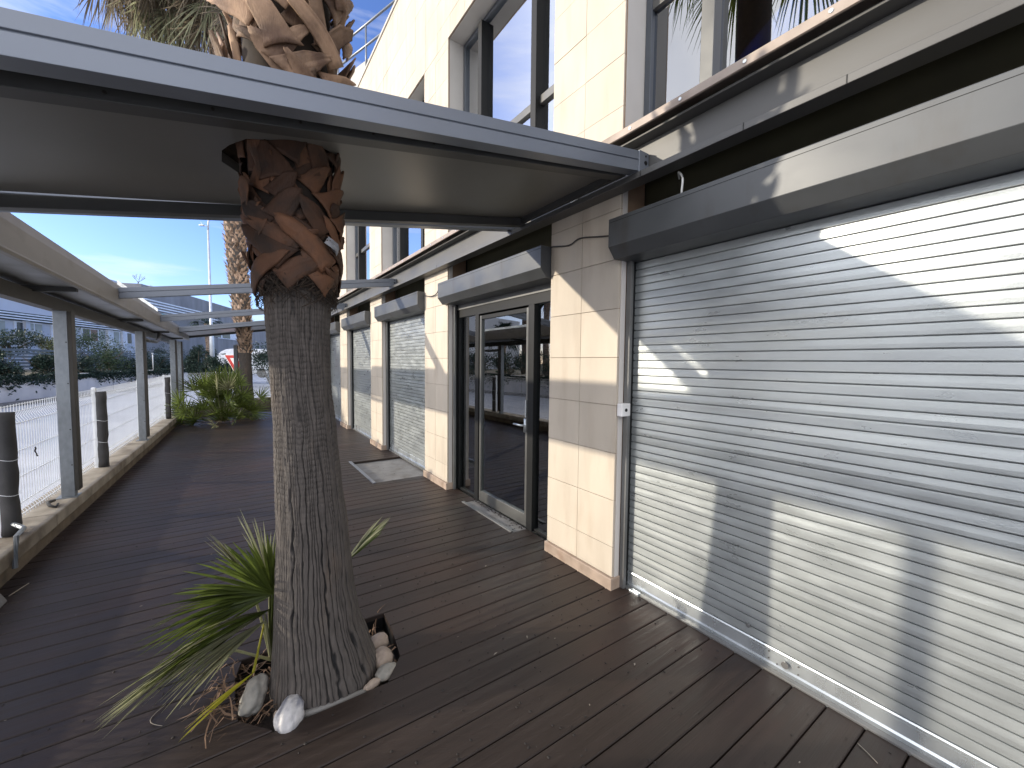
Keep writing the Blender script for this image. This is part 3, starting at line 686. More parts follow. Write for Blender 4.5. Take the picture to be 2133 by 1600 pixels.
for i, y in enumerate(fp):
    x = FXo(y)
    mb = MB(); mb.box(x-.02, x+.02, y-.02, y+.02, .20, 1.235); o = mb.build('fence_post', 'wire', fe, bevel=.003)
    if i < 7:
        s_ = MB(); zz = list(np.linspace(.235, 1.18, 13)); s_.tube([(x+.062+rng.normal(0, .002), y, z) for z in zz], [.052+rng.normal(0, .002)-(.006 if j in (4, 10) else 0) for j, z in enumerate(zz)], 14)
        s_.build('foam_sleeve', 'sleeve', o, smooth=True, bevel=0)
        w_ = MB()
        for z in (.55, .82):
            w_.tube([(x+.062+.054*math.cos(t), y+.054*math.sin(t), z+.008*math.sin(t*2)) for t in np.linspace(0, 2*math.pi, 17)], .002, 5)
        w_.build('tie_wire', 'wire', o)
fe2 = thing('mesh_fence', (0, 15, .23), 'far white wire mesh fence closing the end of the terrace behind the palm bush', 'fence')
k = 3
for i in range(k):
    a_ = FA+fn*.15+fd*((FB-FA).length*i/k+.03); b_ = FA+fn*.15+fd*((FB-FA).length*(i+1)/k-.03)
    mb = MB(); mesh_panel(mb, a_, b_); mb.build('wire_panel', 'wire', fe2)
    mb = MB(); mb.bar(b_+fd*.03+Vector((0, 0, .2)), b_+fd*.03+Vector((0, 0, 1.235)), .04, .04, (1, 0, 0)); mb.build('fence_post', 'wire', fe2)
mb = MB(); mb.tube([(KX(4.9)-.25, 4.95, .30), (KX(4.35)+.045, 4.42, .345), (KX(4.3)+.045, 4.30, .33), (KX(4.3)+.03, 4.30, .10)], .016, 6)
tag(mb.build('bent_bar', 'galv_post', smooth=False), 'bent grey metal bar hooked over the kerb wall in front of a dark fence sleeve', 'bar')
mb = MB(); mb.hexa([(-1.36, 3.74, -.0), (-1.255, 3.72, 0), (-1.25, 3.98, 0), (-1.35, 4.02, 0), (-1.345, 3.76, .10), (-1.275, 3.74, .10), (-1.30, 3.97, .11), (-1.345, 4.0, .11)])
tag(mb.build('stone_block', 'concrete_grey', bevel=.012), 'pale chipped block standing against the kerb at the left picture edge', 'block')
mb = MB(); mb.tube([(KX(5.45)-.10, 5.50, .26), (KX(5.5)-.13, 5.44, .262), (KX(5.5)-.10, 5.36, .25), (KX(5.5)-.05, 5.32, .24), (KX(5.5)-.06, 5.42, .245)], [.012, .016, .014, .012, .008], 6)
tag(mb.build('rag', 'sleeve', smooth=True), 'small dark rag lying on the kerb beside the first visible post', 'rag')
sg = MB(); p = at(1, 1, 1)
fp0 = Vector((FXo(5.35), 5.35, 0))
sg.tube([(fp0.x+.01, 5.33, .80), (fp0.x+.01, 5.345, .79), (fp0.x+.01, 5.32, .77), (fp0.x+.01, 5.37, .715)], .006, 5)
tag(sg.build('caught_twig', 'cable_black', smooth=True), 'dark hooked twig caught in the wire mesh left of the nearest post', 'twig')
# security camera-like pipe elbow under gutter by second post
mb = MB(); yb_ = 9.35
mb.tube([(KX(9.1)-.03, 9.1, 1.93), (KX(9.1)+.0, 9.3, 1.915), (KX(9.1)+.03, 10.0, 1.92), (KX(9.1)+.05, 10.25, 1.97), (KX(9.1)+.05, 10.3, 2.10)], .035, 10)
tag(mb.build('drain_pipe', 'steel_dark', smooth=True), 'dark drain pipe elbow under the gutter beside the second post', 'pipe')

# ================================================================== PALM HELPERS
def leaflets(mb, hub, fwd, side, nrm, n, spread, length, w=.016, droop=.25, seg=5, lvar=.2, fold=0., stiff=.35, curl=0.):
    hub = Vector(hub); fwd = Vector(fwd).normalized(); nrm = Vector(nrm).normalized(); side = Vector(side).normalized()
    for i in range(n):
        t = (i+.5)/n*2-1
        a = t*spread/2+rng.normal(0, .02)
        d = (fwd*math.cos(a)+side*math.sin(a)+nrm*(fold*abs(t)+rng.normal(0, .04))).normalized()
        L = length*(1-.28*abs(t)**2)*(1+rng.uniform(-lvar, lvar*.4))
        sd = d.cross(nrm).normalized()
        o = len(mb.v); dr = droop*(1+rng.uniform(-.4, .6)); cz = rng.normal(0, curl)
        for j in range(seg+1):
            s = j/seg
            bend = max(0, (s-stiff)/(1-stiff))
            p = hub+d*(L*s)+Vector((0, 0, -1))*(dr*L*bend**2)+sd*(cz*L*bend**2)
            ww = w*(.35+1.3*s if s < .45 else .935*(1-(s-.45)/.55)**.8+.03)
            mb.v.append(tuple(p-sd*ww*.5)); mb.v.append(tuple(p+nrm*ww*.22)); mb.v.append(tuple(p+sd*ww*.5))
        for j in range(seg):
            b_ = o+j*3
            mb.f.append((b_, b_+1, b_+4, b_+3)); mb.f.append((b_+1, b_+2, b_+5, b_+4))
def frame_of(d):
    d = Vector(d).normalized(); s = d.cross(Vector((0, 0, 1)))
    if s.length < .05: s = Vector((1, 0, 0))
    s.normalize(); return d, s, s.cross(d)
def fan_frond(base, hubp, bladedir, n, spread, length, m, parent, name='frond', w=.016, droop=.25, pr=.008, roll=0., fold=.1, curl=0., lvar=.2, stiff=.35):
    mb = MB(); base = Vector(base); hubp = Vector(hubp)
    mid = base.lerp(hubp, .5)+Vector((0, 0, .06*(hubp-base).length))
    mb.tube([base, mid, hubp], [pr, pr*.8, pr*.6], 5)
    d, s, u = frame_of(bladedir)
    if roll: q = Matrix.Rotation(roll, 3, d); s = q@s; u = q@u
    leaflets(mb, hubp, d, s, u, n, spread, length, w, droop, 5, lvar, fold, stiff, curl)
    return mb.build(name, m, parent)

# ================================================================== MAIN PALM
PX, PY = .36, 2.2
AX = [(-.15, .372, .262), (0, .362, .254), (.1, .352, .232), (.3, .328, .196), (.5, .318, .178), (.75, .312, .164), (1.0, .298, .150), (1.25, .286, .139), (1.5, .270, .133), (1.7, .262, .136), (1.9, .262, .145), (2.05, .262, .150), (2.5, .245, .165), (3.0, .235, .185), (3.5, .24, .19), (4.3, .25, .18), (6.8, .25, .17)]
def axis(z):
    for (za, xa, ra), (zb, xb, rb_) in zip(AX, AX[1:]):
        if za <= z <= zb:
            t = (z-za)/(zb-za); t = t*t*(3-2*t)*.5+t*.5; return xa+(xb-xa)*t, ra+(rb_-ra)*t
    return AX[-1][1], AX[-1][2]
palm = thing('palm_tree', (PX, PY, -.1), 'near palm with fissured grey trunk growing through the deck and the canopy panel', 'palm tree')
def palm_trunk():
    NT, NZ = 620, 480; z0, z1 = -.15, 2.02; v = []; fac = []; cr_ = []
    for iz in range(NZ):
        z = z0+(z1-z0)*iz/(NZ-1); cx_, r = axis(z)
        base = max(0, min(1, (1.25-z)/.55)); ringa = max(0, min(1, (z-.55)/.5))
        for it in range(NT):
            th = 2*math.pi*it/NT; ct, st_ = math.cos(th), math.sin(th)
            w1 = mnoise.noise(Vector((ct*2.2, st_*2.2, z*1.6)))*.55+mnoise.noise(Vector((ct*7, st_*7, z*9)))*.38+mnoise.noise(Vector((ct*20, st_*20, z*30)))*.12
            w1 += mnoise.noise(Vector((ct*4.5, st_*4.5, z*.5)))*1.3
            u = th*58/(2*math.pi)+w1
            fr = abs((u % 1)-.5)*2
            amp = max(0, mnoise.noise(Vector((ct*3.5, st_*3.5, z*1.1)))*.45+.80)
            u2 = th*90/(2*math.pi)+w1*1.8; fr2 = abs((u2 % 1)-.5)*2
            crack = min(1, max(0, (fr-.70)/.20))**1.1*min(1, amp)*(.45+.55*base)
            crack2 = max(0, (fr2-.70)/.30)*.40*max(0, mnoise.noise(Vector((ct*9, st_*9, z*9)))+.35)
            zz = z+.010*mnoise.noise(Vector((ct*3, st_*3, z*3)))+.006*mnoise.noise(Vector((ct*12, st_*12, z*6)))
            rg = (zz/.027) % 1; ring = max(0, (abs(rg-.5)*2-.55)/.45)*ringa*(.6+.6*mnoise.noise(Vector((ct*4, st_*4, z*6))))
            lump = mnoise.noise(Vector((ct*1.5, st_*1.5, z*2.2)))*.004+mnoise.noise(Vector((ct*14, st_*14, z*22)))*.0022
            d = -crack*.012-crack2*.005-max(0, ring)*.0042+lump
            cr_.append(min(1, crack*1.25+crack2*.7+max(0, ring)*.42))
            v.append((cx_+(r+d)*ct, PY+(r+d)*st_, z))
    for iz in range(NZ-1):
        for it in range(NT):
            fac.append((iz*NT+it, iz*NT+(it+1) % NT, (iz+1)*NT+(it+1) % NT, (iz+1)*NT+it))
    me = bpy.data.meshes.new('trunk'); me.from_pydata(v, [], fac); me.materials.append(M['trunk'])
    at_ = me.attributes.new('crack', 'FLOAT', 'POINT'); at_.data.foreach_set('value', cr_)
    for p in me.polygons: p.use_smooth = True
    o = bpy.data.objects.new('trunk', me); COL.objects.link(o); o.parent = palm; o.location = -Vector(palm.location); return o
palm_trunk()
mb = MB(); zs = np.linspace(1.98, 6.65, 22); mb.tube([(axis(z)[0], PY, z) for z in zs], [axis(z)[1]*(.97 if z < 4 else .9) for z in zs], 24); mb.build('upper_trunk', 'fibre', palm, smooth=True)
BM = {}; NB = [0]
def boot(a0, z0, L, w0, skew, flare, m='boot', nx=13, nt=10, taper=.5, lift=.012, th=.006, tipk=(.15, .40), split=None):
    ph = rng.uniform(0, 6); colr = rng.normal(0, .0013, nx); sx_ = np.linspace(-1, 1, nx)
    tip = (1-rng.uniform(*tipk)*np.abs(sx_-rng.uniform(-.3, .3))**1.7)*rng.uniform(.955, 1.0, nx)
    split = rng.random() < .15 if split is None else split
    cup = rng.uniform(.003, .012); curl = rng.uniform(-.006, .016); tw = rng.uniform(-.010, .010); g = []
    for j in range(nt):
        row = []
        for i in range(nx):
            s_ = sx_[i]; t = j/(nt-1)*(tip[i] if not split else tip[i]*(.70+.30*min(1, abs(s_)*2.2)))
            z = z0+L*t*math.cos(skew); cx_, r = axis(z)
            ac = a0+L*t*math.sin(skew)/max(r, .05); w = w0*(1-taper*t**.8)*(1+.25*max(0, .25-t)/.25)
            da = (w*.5*s_*math.cos(skew))/max(r, .05); dz = -w*.5*s_*math.sin(skew)
            rr = r+lift+flare*t**1.7+cup*(1-s_*s_)+colr[i]+curl*abs(s_)**3*t+tw*s_*t+.004*math.sin(5*t+2*s_+ph)*t
            row.append((cx_+rr*math.cos(ac+da), PY+rr*math.sin(ac+da), z+dz))
        g.append(row)
    vs = [p for row in g for p in row]
    fs = [(j*nx+i, j*nx+i+1, (j+1)*nx+i+1, (j+1)*nx+i) for j in range(nt-1) for i in range(nx-1)]
    front = math.cos(a0+.5*L*math.sin(skew)/.17-CA) > .12
    if front and NB[0] < 98:
        NB[0] += 1; o = MB().add(vs, fs).build('leaf_base', m, palm, smooth=True)
        so = o.modifiers.new('solid', 'SOLIDIFY'); so.thickness = th; so.offset = 1
    else: BM.setdefault(m, MB()).add(vs, fs)
# big arching bases at the foot of the sleeve, sweeping sideways, then crossing straps above
CA = math.atan2(-2.2, -.26)                          # angle facing the camera
for row, (zb, cnt, wl_, sk0, sk1) in enumerate(((1.955, 12, .105, .85, 1.12), (2.04, 12, .10, .8, 1.1), (2.12, 11, .095, .75, 1.05))):
    for i in range(cnt):
        a_ = CA+row*.23+i*2*math.pi/cnt+rng.normal(0, .10); sgn = 1 if (i+row) % 2 else -1
        boot(a_, zb+rng.uniform(-.02, .03), rng.uniform(.21, .27), wl_*rng.uniform(.9, 1.15), sgn*rng.uniform(sk0, sk1), rng.uniform(.006, .035), lift=.010+.008*((i*2+row) % 4))
for k in range(6):
    for i in range(10):
        a_ = CA+k*.33+i*2*math.pi/10+rng.normal(0, .12); sgn = -1 if (i+k) % 2 else 1
        boot(a_, 2.17+.062*k+rng.uniform(-.02, .025), rng.uniform(.12, .18), rng.uniform(.08, .115), sgn*rng.uniform(.15, .8), rng.uniform(.008, .035), taper=.40, lift=.010+.010*((i*2+k) % 4), tipk=(.2, .55))
# two bases that stick well out at the sides
boot(CA-.95, 2.19, .30, .085, -1.25, .13, taper=.45, lift=.02); boot(CA-1.0, 2.11, .27, .09, -1.25, .11, taper=.45, lift=.02); boot(CA+.95, 2.16, .30, .075, 1.28, .13, taper=.55, lift=.02)
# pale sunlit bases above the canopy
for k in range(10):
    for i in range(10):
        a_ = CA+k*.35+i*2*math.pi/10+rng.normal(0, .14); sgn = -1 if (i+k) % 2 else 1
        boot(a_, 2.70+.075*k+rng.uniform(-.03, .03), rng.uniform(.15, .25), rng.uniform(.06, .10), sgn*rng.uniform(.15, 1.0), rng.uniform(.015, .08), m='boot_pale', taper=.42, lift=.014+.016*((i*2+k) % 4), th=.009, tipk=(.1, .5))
for mm_, b_ in BM.items():
    o = tag(b_.build('leaf_base_mass', mm_, palm, smooth=True), kind='stuff'); so = o.modifiers.new('solid', 'SOLIDIFY'); so.thickness = .007; so.offset = 1
mb = MB(); a_ = CA+.62; q_ = []
for j in range(6):
    for i in range(4):
        aa = a_+.10*i-.02*j+rng.normal(0, .01); rr = axis(2.1)[1]+.085+rng.normal(0, .006)-.01*abs(i-1.5); q_.append((axis(2.1)[0]+rr*math.cos(aa), PY+rr*math.sin(aa), 2.165-.007*j-.014*i+rng.normal(0, .004)))
mb.add(q_, [(j*4+i, j*4+i+1, j*4+i+5, j*4+i+4) for j in range(5) for i in range(3)])
M['scrap'] = mat('pale_scrap', (.26, .26, .27), .7, var=.3, vs=40)
tag(mb.build('white_scrap', 'scrap', smooth=True), 'white torn scrap caught among the brown leaf bases of the near palm', 'scrap')
# torn fibres hanging at the lower edge
mb = MB()
for i in range(520):
    a_ = rng.uniform(0, 2*math.pi); z = rng.uniform(1.88, 2.0); r = axis(z)[1]+.012; cx_ = axis(z)[0]; da = rng.normal(0, .5); L = rng.uniform(.03, .13)
    pts = []
    for j in range(5):
        t = j/4; aa = a_+da*t*L/.13; rr = r+.012*math.sin(math.pi*t)+rng.normal(0, .003)+.01*t
        pts.append((cx_+rr*math.cos(aa), PY+rr*math.sin(aa), z-(L*.55*t if i % 3 else -.02*math.sin(3*t))))
    mb.tube(pts, rng.uniform(.0008, .0022), 4, False)
mb.build('fibre_fringe', 'fibre', palm)
mb = MB(); nk = 28  # collar added above the panel hole to stop sunlight leaking through
for (rr_, dz_) in ((.34, .050), (.25, .075), (.13, .13)):
    for q_ in range(nk):
        a_ = 2*math.pi*q_/nk; x_ = HX-.01+rr_*math.cos(a_); mb.v.append((x_, HY+rr_*.9*math.sin(a_), 2.842+fz(x_)+dz_+rng.normal(0, .002)))
for r_ in range(2):
    for q_ in range(nk): mb.f.append((r_*nk+q_, r_*nk+(q_+1) % nk, (r_+1)*nk+(q_+1) % nk, (r_+1)*nk+q_))
mb.build('fibre_light_seal', 'fibre', palm)
# bulk of fibre behind the bases
mb = MB(); zs = np.linspace(1.93, 2.7, 10); mb.tube([(axis(z)[0], PY, z) for z in zs], [axis(z)[1]+.012 for z in zs], 28); mb.build('fibre_mat', 'fibre', palm, smooth=True)
# crown
CR = Vector((.25, 2.25, 6.6))
for i in range(26):
    a_ = i*2.399; el = R(75-i*3.8); L = rng.uniform(.65, .9)
    d = Vector((math.cos(a_)*math.cos(el), math.sin(a_)*math.cos(el), math.sin(el)))
    hb = CR+d*L+Vector((0, 0, -.10*L)); bd = (d+Vector((0, 0, -.35))).normalized()
    fan_frond(CR+d*.1, hb, bd, 40, 2.9, rng.uniform(.65, .85), 'leaf', palm, w=.03, droop=.5, pr=.02, fold=.15)
# young palm suckers at the foot of the trunk
yp = thing('palm_sucker', (.15, 2.4, -.05), 'young green fan palm sprouting at the left foot of the near trunk', 'palm')
yb = Vector((.13, 2.42, .0))
fan_frond(yb, (.140, 2.34, .40), (-.50, -.12, .42), 34, 2.1, .45, 'leaf', yp, w=.024, droop=.06, roll=1.25, fold=.05)
fan_frond(yb, (.13, 2.36, .385), (-.85, -.12, .05), 30, 1.2, .50, 'leaf', yp, w=.022, droop=.12, roll=1.05, fold=.10)
fan_frond(yb, (.04, 2.42, .47), (-.50, .02, .80), 20, .26, .33, 'leaf_pale', yp, w=.016, droop=.03, roll=.5, fold=.15)
fan_frond(yb, (.12, 2.30, .345), (-.82, -.18, -.16), 30, .60, .54, 'leaf', yp, w=.018, droop=.16, roll=1.0, fold=.1)
fan_frond(yb, (.10, 2.30, .33), (-.82, -.18, -.20), 26, .42, .60, 'leaf_pale', yp, w=.015, droop=.12, roll=.9, fold=.1)
fan_frond(yb, (.10, 2.32, .28), (-.80, -.16, -.38), 28, .80, .44, 'leaf_pale', yp, w=.017, droop=.12, roll=1.0, fold=.1)
fan_frond(yb, (.12, 2.34, .32), (-.85, -.10, -.10), 26, .9, .42, 'leaf_pale', yp, w=.015, droop=.2, roll=.8, fold=.15)
fan_frond(yb, (-.16, 2.30, .245), (-.80, -.22, -.33), 16, .20, .38, 'leaf_pale', yp, w=.013, droop=.05, roll=.9, fold=.1)
fan_frond(yb, (.13, 2.48, .42), (-.25, .1, .9), 16, .95, .42, 'leaf_pale', yp, w=.018, droop=.06, roll=.9, fold=.1)
yf = MB()
pa_, pb_ = Vector((.045, 2.22, .10)), Vector((-.215, 2.10, .014))
d_, s_, u_ = frame_of(pb_-pa_)
yf.tube([(.10, 2.40, .22), pa_], [.004, .007], 5)
leaflets(yf, pa_, d_, s_, u_, 7, .16, .31, .012, .03, 5, .12, .1)
tag(yf.build('yellow_frond', 'leaf_yellow', yp), 'narrow yellow frond drooping onto the deck')
rp_ = thing('palm_sucker', (.50, 2.4, -.05), 'tuft of a folded green frond poking out at the right of the near trunk', 'palm')
fan_frond((.42, 2.42, 0), (.50, 2.36, .46), (.60, 0, .48), 20, .30, .31, 'leaf', rp_, w=.018, droop=.03, roll=.8, fold=.15)
fan_frond((.42, 2.42, 0), (.53, 2.36, .49), (.62, 0, .50), 18, .36, .28, 'leaf_pale', rp_, w=.013, droop=.03, roll=.8, fold=.2)
# dry litter in and around the pit
mb = MB()
for i in range(120):
    x = rng.uniform(-.14, .14) if i < 90 else rng.uniform(.48, .72); y = rng.uniform(2.05, 2.5)
    z = (.0 if x < -.03 else -.07)+rng.uniform(.005, .05); a_ = rng.normal(2.9, .7); L = rng.uniform(.06, .24); cz = rng.normal(0, .5)
    o = len(mb.v); ww = rng.uniform(.0015, .006)
    for j in range(6):
        t = j/5; d = Vector((math.cos(a_+cz*t), math.sin(a_+cz*t), 0)); p = Vector((x, y, z))+d*L*(t-.3)+Vector((0, 0, .03*math.sin(math.pi*t)*rng.uniform(.3, 1.3)))
        p.z = max(p.z, .004 if not inpit(p.x, p.y) else -.08); sd = Vector((-d.y, d.x, rng.normal(0, .3)))*ww*(1-.6*t)
        mb.v.append(tuple(p-sd)); mb.v.append(tuple(p+sd))
    for j in range(5): mb.f.append((o+2*j, o+2*j+1, o+2*j+3, o+2*j+2))
tag(mb.build('dry_leaf_litter', 'litter'), 'brown dry palm shreds heaped around the foot of the near trunk', 'leaf litter', kind='stuff')
def rock(loc, size, rot, m, label, seed, name='rock'):
    bm = bmesh.new(); bmesh.ops.create_icosphere(bm, subdivisions=4, radius=1)
    for v in bm.verts:
        p = v.co.copy(); n_ = mnoise.noise(p*1.1+Vector((seed, 0, 0)))*.18+mnoise.noise(p*2.6+Vector((0, seed, 0)))*.10+mnoise.noise(p*7+Vector((0, seed, 0)))*.025
        v.co = p*(1+n_); v.co.x *= size[0]; v.co.y *= size[1]; v.co.z *= size[2]
    me = bpy.data.meshes.new(name); bm.to_mesh(me); bm.free(); me.materials.append(M[m])
    for p in me.polygons: p.use_smooth = True
    o = bpy.data.objects.new(name, me); COL.objects.link(o); o.location = loc; o.rotation_euler = rot; return tag(o, label, 'rock')
rock((.172, 1.966, .018), (.080, .058, .050), (.1, -.25, R(62)), 'rock_white', 'pale marbled oval rock in front of the near trunk on the pit edge', 4)
rock((.045, 2.165, .03), (.085, .050, .055), (.0, -.55, R(62)), 'rock_grey', 'smooth grey oblong rock leaning at the left of the near trunk', 3)
rock((.648, 2.255, -.015), (.062, .05, .045), (.1, .1, .5), 'rock_tan', 'tan rock farthest back in the right side of the tree pit', 5)
rock((.632, 2.12, -.015), (.062, .055, .05), (.2, .1, 1.5), 'rock_tan', 'roundest tan rock midway along the right side of the tree pit', 8)
rock((.615, 2.01, -.012), (.062, .04, .036), (.1, .1, .4), 'rock_grey', 'flattish brown grey rock at the front right corner of the tree pit', 11)
rock((.535, 1.968, -.012), (.045, .022, .022), (.1, 0, .3), 'rock_tan', 'smallest tan rock tucked under the front right edge of the trunk', 14)
rock((.128, 2.02, .0), (.016, .014, .02), (0, 0, 0), 'rock_tan', 'tiny pale pebble behind the marbled rock', 17)
mb = MB(); mb.tube([(.20, 1.972, -.012), (.28, 1.958, -.014), (.38, 1.951, -.016), (.48, 1.958, -.024), (.56, 1.985, -.05)], [.017, .018, .017, .016, .014], 10)
tag(mb.build('grey_pipe', 'pipe', smooth=True), 'grey hose curving along the front edge of the tree pit', 'hose')
mb = MB(); n = len(HOLE)
for i in range(n):
    a_, b_ = HOLE[i], HOLE[(i+1) % n]
    A_ = Vector((a_[0], a_[1], -.075)); B_ = Vector((b_[0], b_[1], -.075)); c_ = Vector((.35, 2.25, -.075)); d_ = (B_-A_).normalized(); nn_ = Vector((-d_.y, d_.x, 0)); nn_ = nn_ if nn_.dot(c_-A_) < 0 else -nn_
    mb.bar(A_+nn_*.012, B_+nn_*.012, .02, .085)
tag(mb.build('pit_edging', 'dark_frame'), kind='structure')

# ================================================================== FAR PALM AND PALM BUSH
AX2 = [(-.2, .27, .24), (.6, .28, .17), (2.0, .27, .16), (2.6, .24, .22), (4, .16, .26), (6, .08, .26), (9.5, -.08, .25), (12.2, -.30, .24)]
P2Y = 13.75
def axis2(z):
    for (za, xa, ra), (zb, xb, rb_) in zip(AX2, AX2[1:]):
        if za <= z <= zb:
            t = (z-za)/(zb-za); return xa+(xb-xa)*t, ra+(rb_-ra)*t
    return AX2[-1][1], AX2[-1][2]
palm2 = thing('palm_tree', (.27, P2Y, -.1), 'farther palm with shaggy husk covered trunk rising through the far canopy', 'palm tree')
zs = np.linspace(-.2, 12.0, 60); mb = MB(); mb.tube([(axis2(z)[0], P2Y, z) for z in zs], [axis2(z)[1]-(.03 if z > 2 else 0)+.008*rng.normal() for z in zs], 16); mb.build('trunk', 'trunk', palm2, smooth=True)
hs = MB()
for k in range(112):
    z = 1.75+k*.082
    for i in range(11):
        a_ = k*.29+i*2*math.pi/11+rng.normal(0, .08); cx_, r = axis2(min(z, 11.6)); L = rng.uniform(.10, .17); w = rng.uniform(.05, .085); out_ = rng.uniform(.02, .10); sk = rng.normal(0, .35)
        rad = Vector((math.cos(a_), math.sin(a_), 0)); tg = Vector((-math.sin(a_), math.cos(a_), 0)); c0 = Vector((cx_, P2Y, z))+rad*(r-.035)
        hs.add([c0-tg*w*.7, c0+tg*w*.7, c0+rad*(out_*.6)+tg*(w*.45+sk*.06)+Vector((0, 0, L*.7)), c0+rad*(out_*.6)-tg*(w*.45-sk*.06)+Vector((0, 0, L*.7)), c0+rad*(out_+.02)+tg*sk*.1+Vector((0, 0, L)), c0+rad*.035+Vector((0, 0, L*.35))], [(0, 1, 5), (1, 2, 5), (2, 4, 5), (4, 3, 5), (3, 0, 5)])
hs.build('husk_sleeve', 'husk', palm2)
C2 = Vector((-.28, P2Y, 12.1))
for i in range(110):
    px = rng.uniform(215, 500); py = rng.uniform(-150, 55) if px > 300 else rng.uniform(-150, 10); d_ = rng.uniform(10.2, 12.4)
    hb = at(px, py, d_)
    fan_frond(Vector(C2)+Vector((0, 0, -.5)), hb, Vector((rng.uniform(-.5, .25), rng.uniform(-.4, .4), -.8)), 30, 2.3, rng.uniform(.8, 1.35), ('leaf_dead', 'leaf_dead', 'leaf_dead', 'leaf_pale', 'leaf_dead', 'leaf_dead')[i % 6], palm2, name='dead_frond', w=.045, droop=.6, pr=.022, fold=.3, curl=.3, lvar=.5, stiff=.05, roll=rng.uniform(-1.2, 1.2))
for i in range(22):
    a_ = i*2.399; el = R(75-i*6.2); d = Vector((math.cos(a_)*math.cos(el), math.sin(a_)*math.cos(el), math.sin(el)))
    fan_frond(C2, C2+d*1.1, (d+Vector((0, 0, -.35))), 30, 2.8, .9, 'leaf' if i < 15 else 'leaf_dead', palm2, w=.05, droop=.5, pr=.025)
bush = thing('palm_bush', (-.28, 12.5, 0), 'broad green fan palm bush at the far end of the deck', 'palm')
bc = Vector((-.28, 12.55, .02))
for i in range(62):
    a_ = i*2.399+rng.normal(0, .2); el = R(min(86, -4+(i/62)**.8*92)); L = rng.uniform(.40, .90)*(1.0+.25*math.sin(el))
    d = Vector((math.cos(a_)*math.cos(el), math.sin(a_)*math.cos(el), math.sin(el))); hb = bc+d*L; hb.z = max(hb.z, .06)
    bd = (d+Vector((rng.normal(0, .25), rng.normal(0, .25), rng.normal(.05, .25)))).normalized()
    mm = 'leaf_bush' if rng.random() < .6 else ('leaf' if rng.random() < .6 else 'leaf_pale')
    fan_frond(bc+d*.05, hb, bd, 17, rng.uniform(2.4, 3.9), rng.uniform(.38, .55), mm, bush, w=.030, droop=.02, pr=.010, roll=rng.uniform(-1.6, 1.6), fold=.08)
for (dx, dy, zz) in ((-.02, 0, 1.55), (-.30, .1, 1.25), (.25, .1, 1.45)):
    fan_frond(bc, bc+Vector((dx, dy, zz*.62)), (dx*.5, 0, 1), 24, 1.8, .5, 'leaf', bush, w=.026, droop=.05, pr=.01, roll=.6)
bs_ = MB(); bs_.tube([bc+Vector((-.2, 0, .3)), bc+Vector((-.28, .05, 1.0))], [.012, .012], 6); bs_.tube([bc+Vector((-.28, .05, .98)), bc+Vector((-.285, .05, 1.1)), bc+Vector((-.29, .05, 1.2))], [.02, .035, .008], 8)
bs_.build('flower_stalk', 'bits_pale', bush, smooth=True)
mb = MB()
for i in range(70):
    p = bc+Vector((rng.normal(0, .45), -abs(rng.normal(.15, .25)), rng.uniform(-.01, .06))); a_ = rng.uniform(0, 6.3); L = rng.uniform(.1, .3); d = Vector((math.cos(a_), math.sin(a_), .1))
    s_ = Vector((-d.y, d.x, .2))*.012; mb.add([p-s_, p+s_, p+d*L+s_*.3+Vector((0, 0, -.01)), p+d*L-s_*.3], [(0, 1, 2, 3)])
tag(mb.build('dry_leaf_litter', 'litter'), 'brown dry shreds lying at the base of the far palm bush', 'leaf litter', kind='stuff')

# ================================================================== BACKGROUND ACROSS THE ROAD
rw = MB(); a_, b_ = W0-W1d*45, W0+W1d*46
q = [a_, b_, b_+Wn*.25, a_+Wn*.25]; rw.hexa([(v.x, v.y, -.5) for v in q]+[(v.x, v.y, .88) for v in q])
rwo = tag(rw.build('retaining_wall', 'retwall', bevel=.015), 'long pale concrete retaining wall across the road below the shrubs', 'wall')
jn = MB()
for t in np.arange(-40, 46, 4.1):
    c = W0+W1d*(t+2.2)-Wn*.003; jn.bar(c+Vector((0, 0, -.12)), c+Vector((0, 0, .86)), .02, .01, W1d)
jn.build('expansion_joint', 'concrete_grey', rwo)
def wpt(px, off, z):                                 # a point on the line parallel to the wall, off metres behind it, in photo direction px
    v = at(px, 744, 1)-CAM; v.z = 0
    # CAM + v*t on line W0+Wn*off + W1d*s
    p = W0+Wn*off; den = v.x*W1d.y-v.y*W1d.x
    t = ((p.x-CAM.x)*W1d.y-(p.y-CAM.y)*W1d.x)/den
    r_ = CAM+v*t; return Vector((r_.x, r_.y, z))
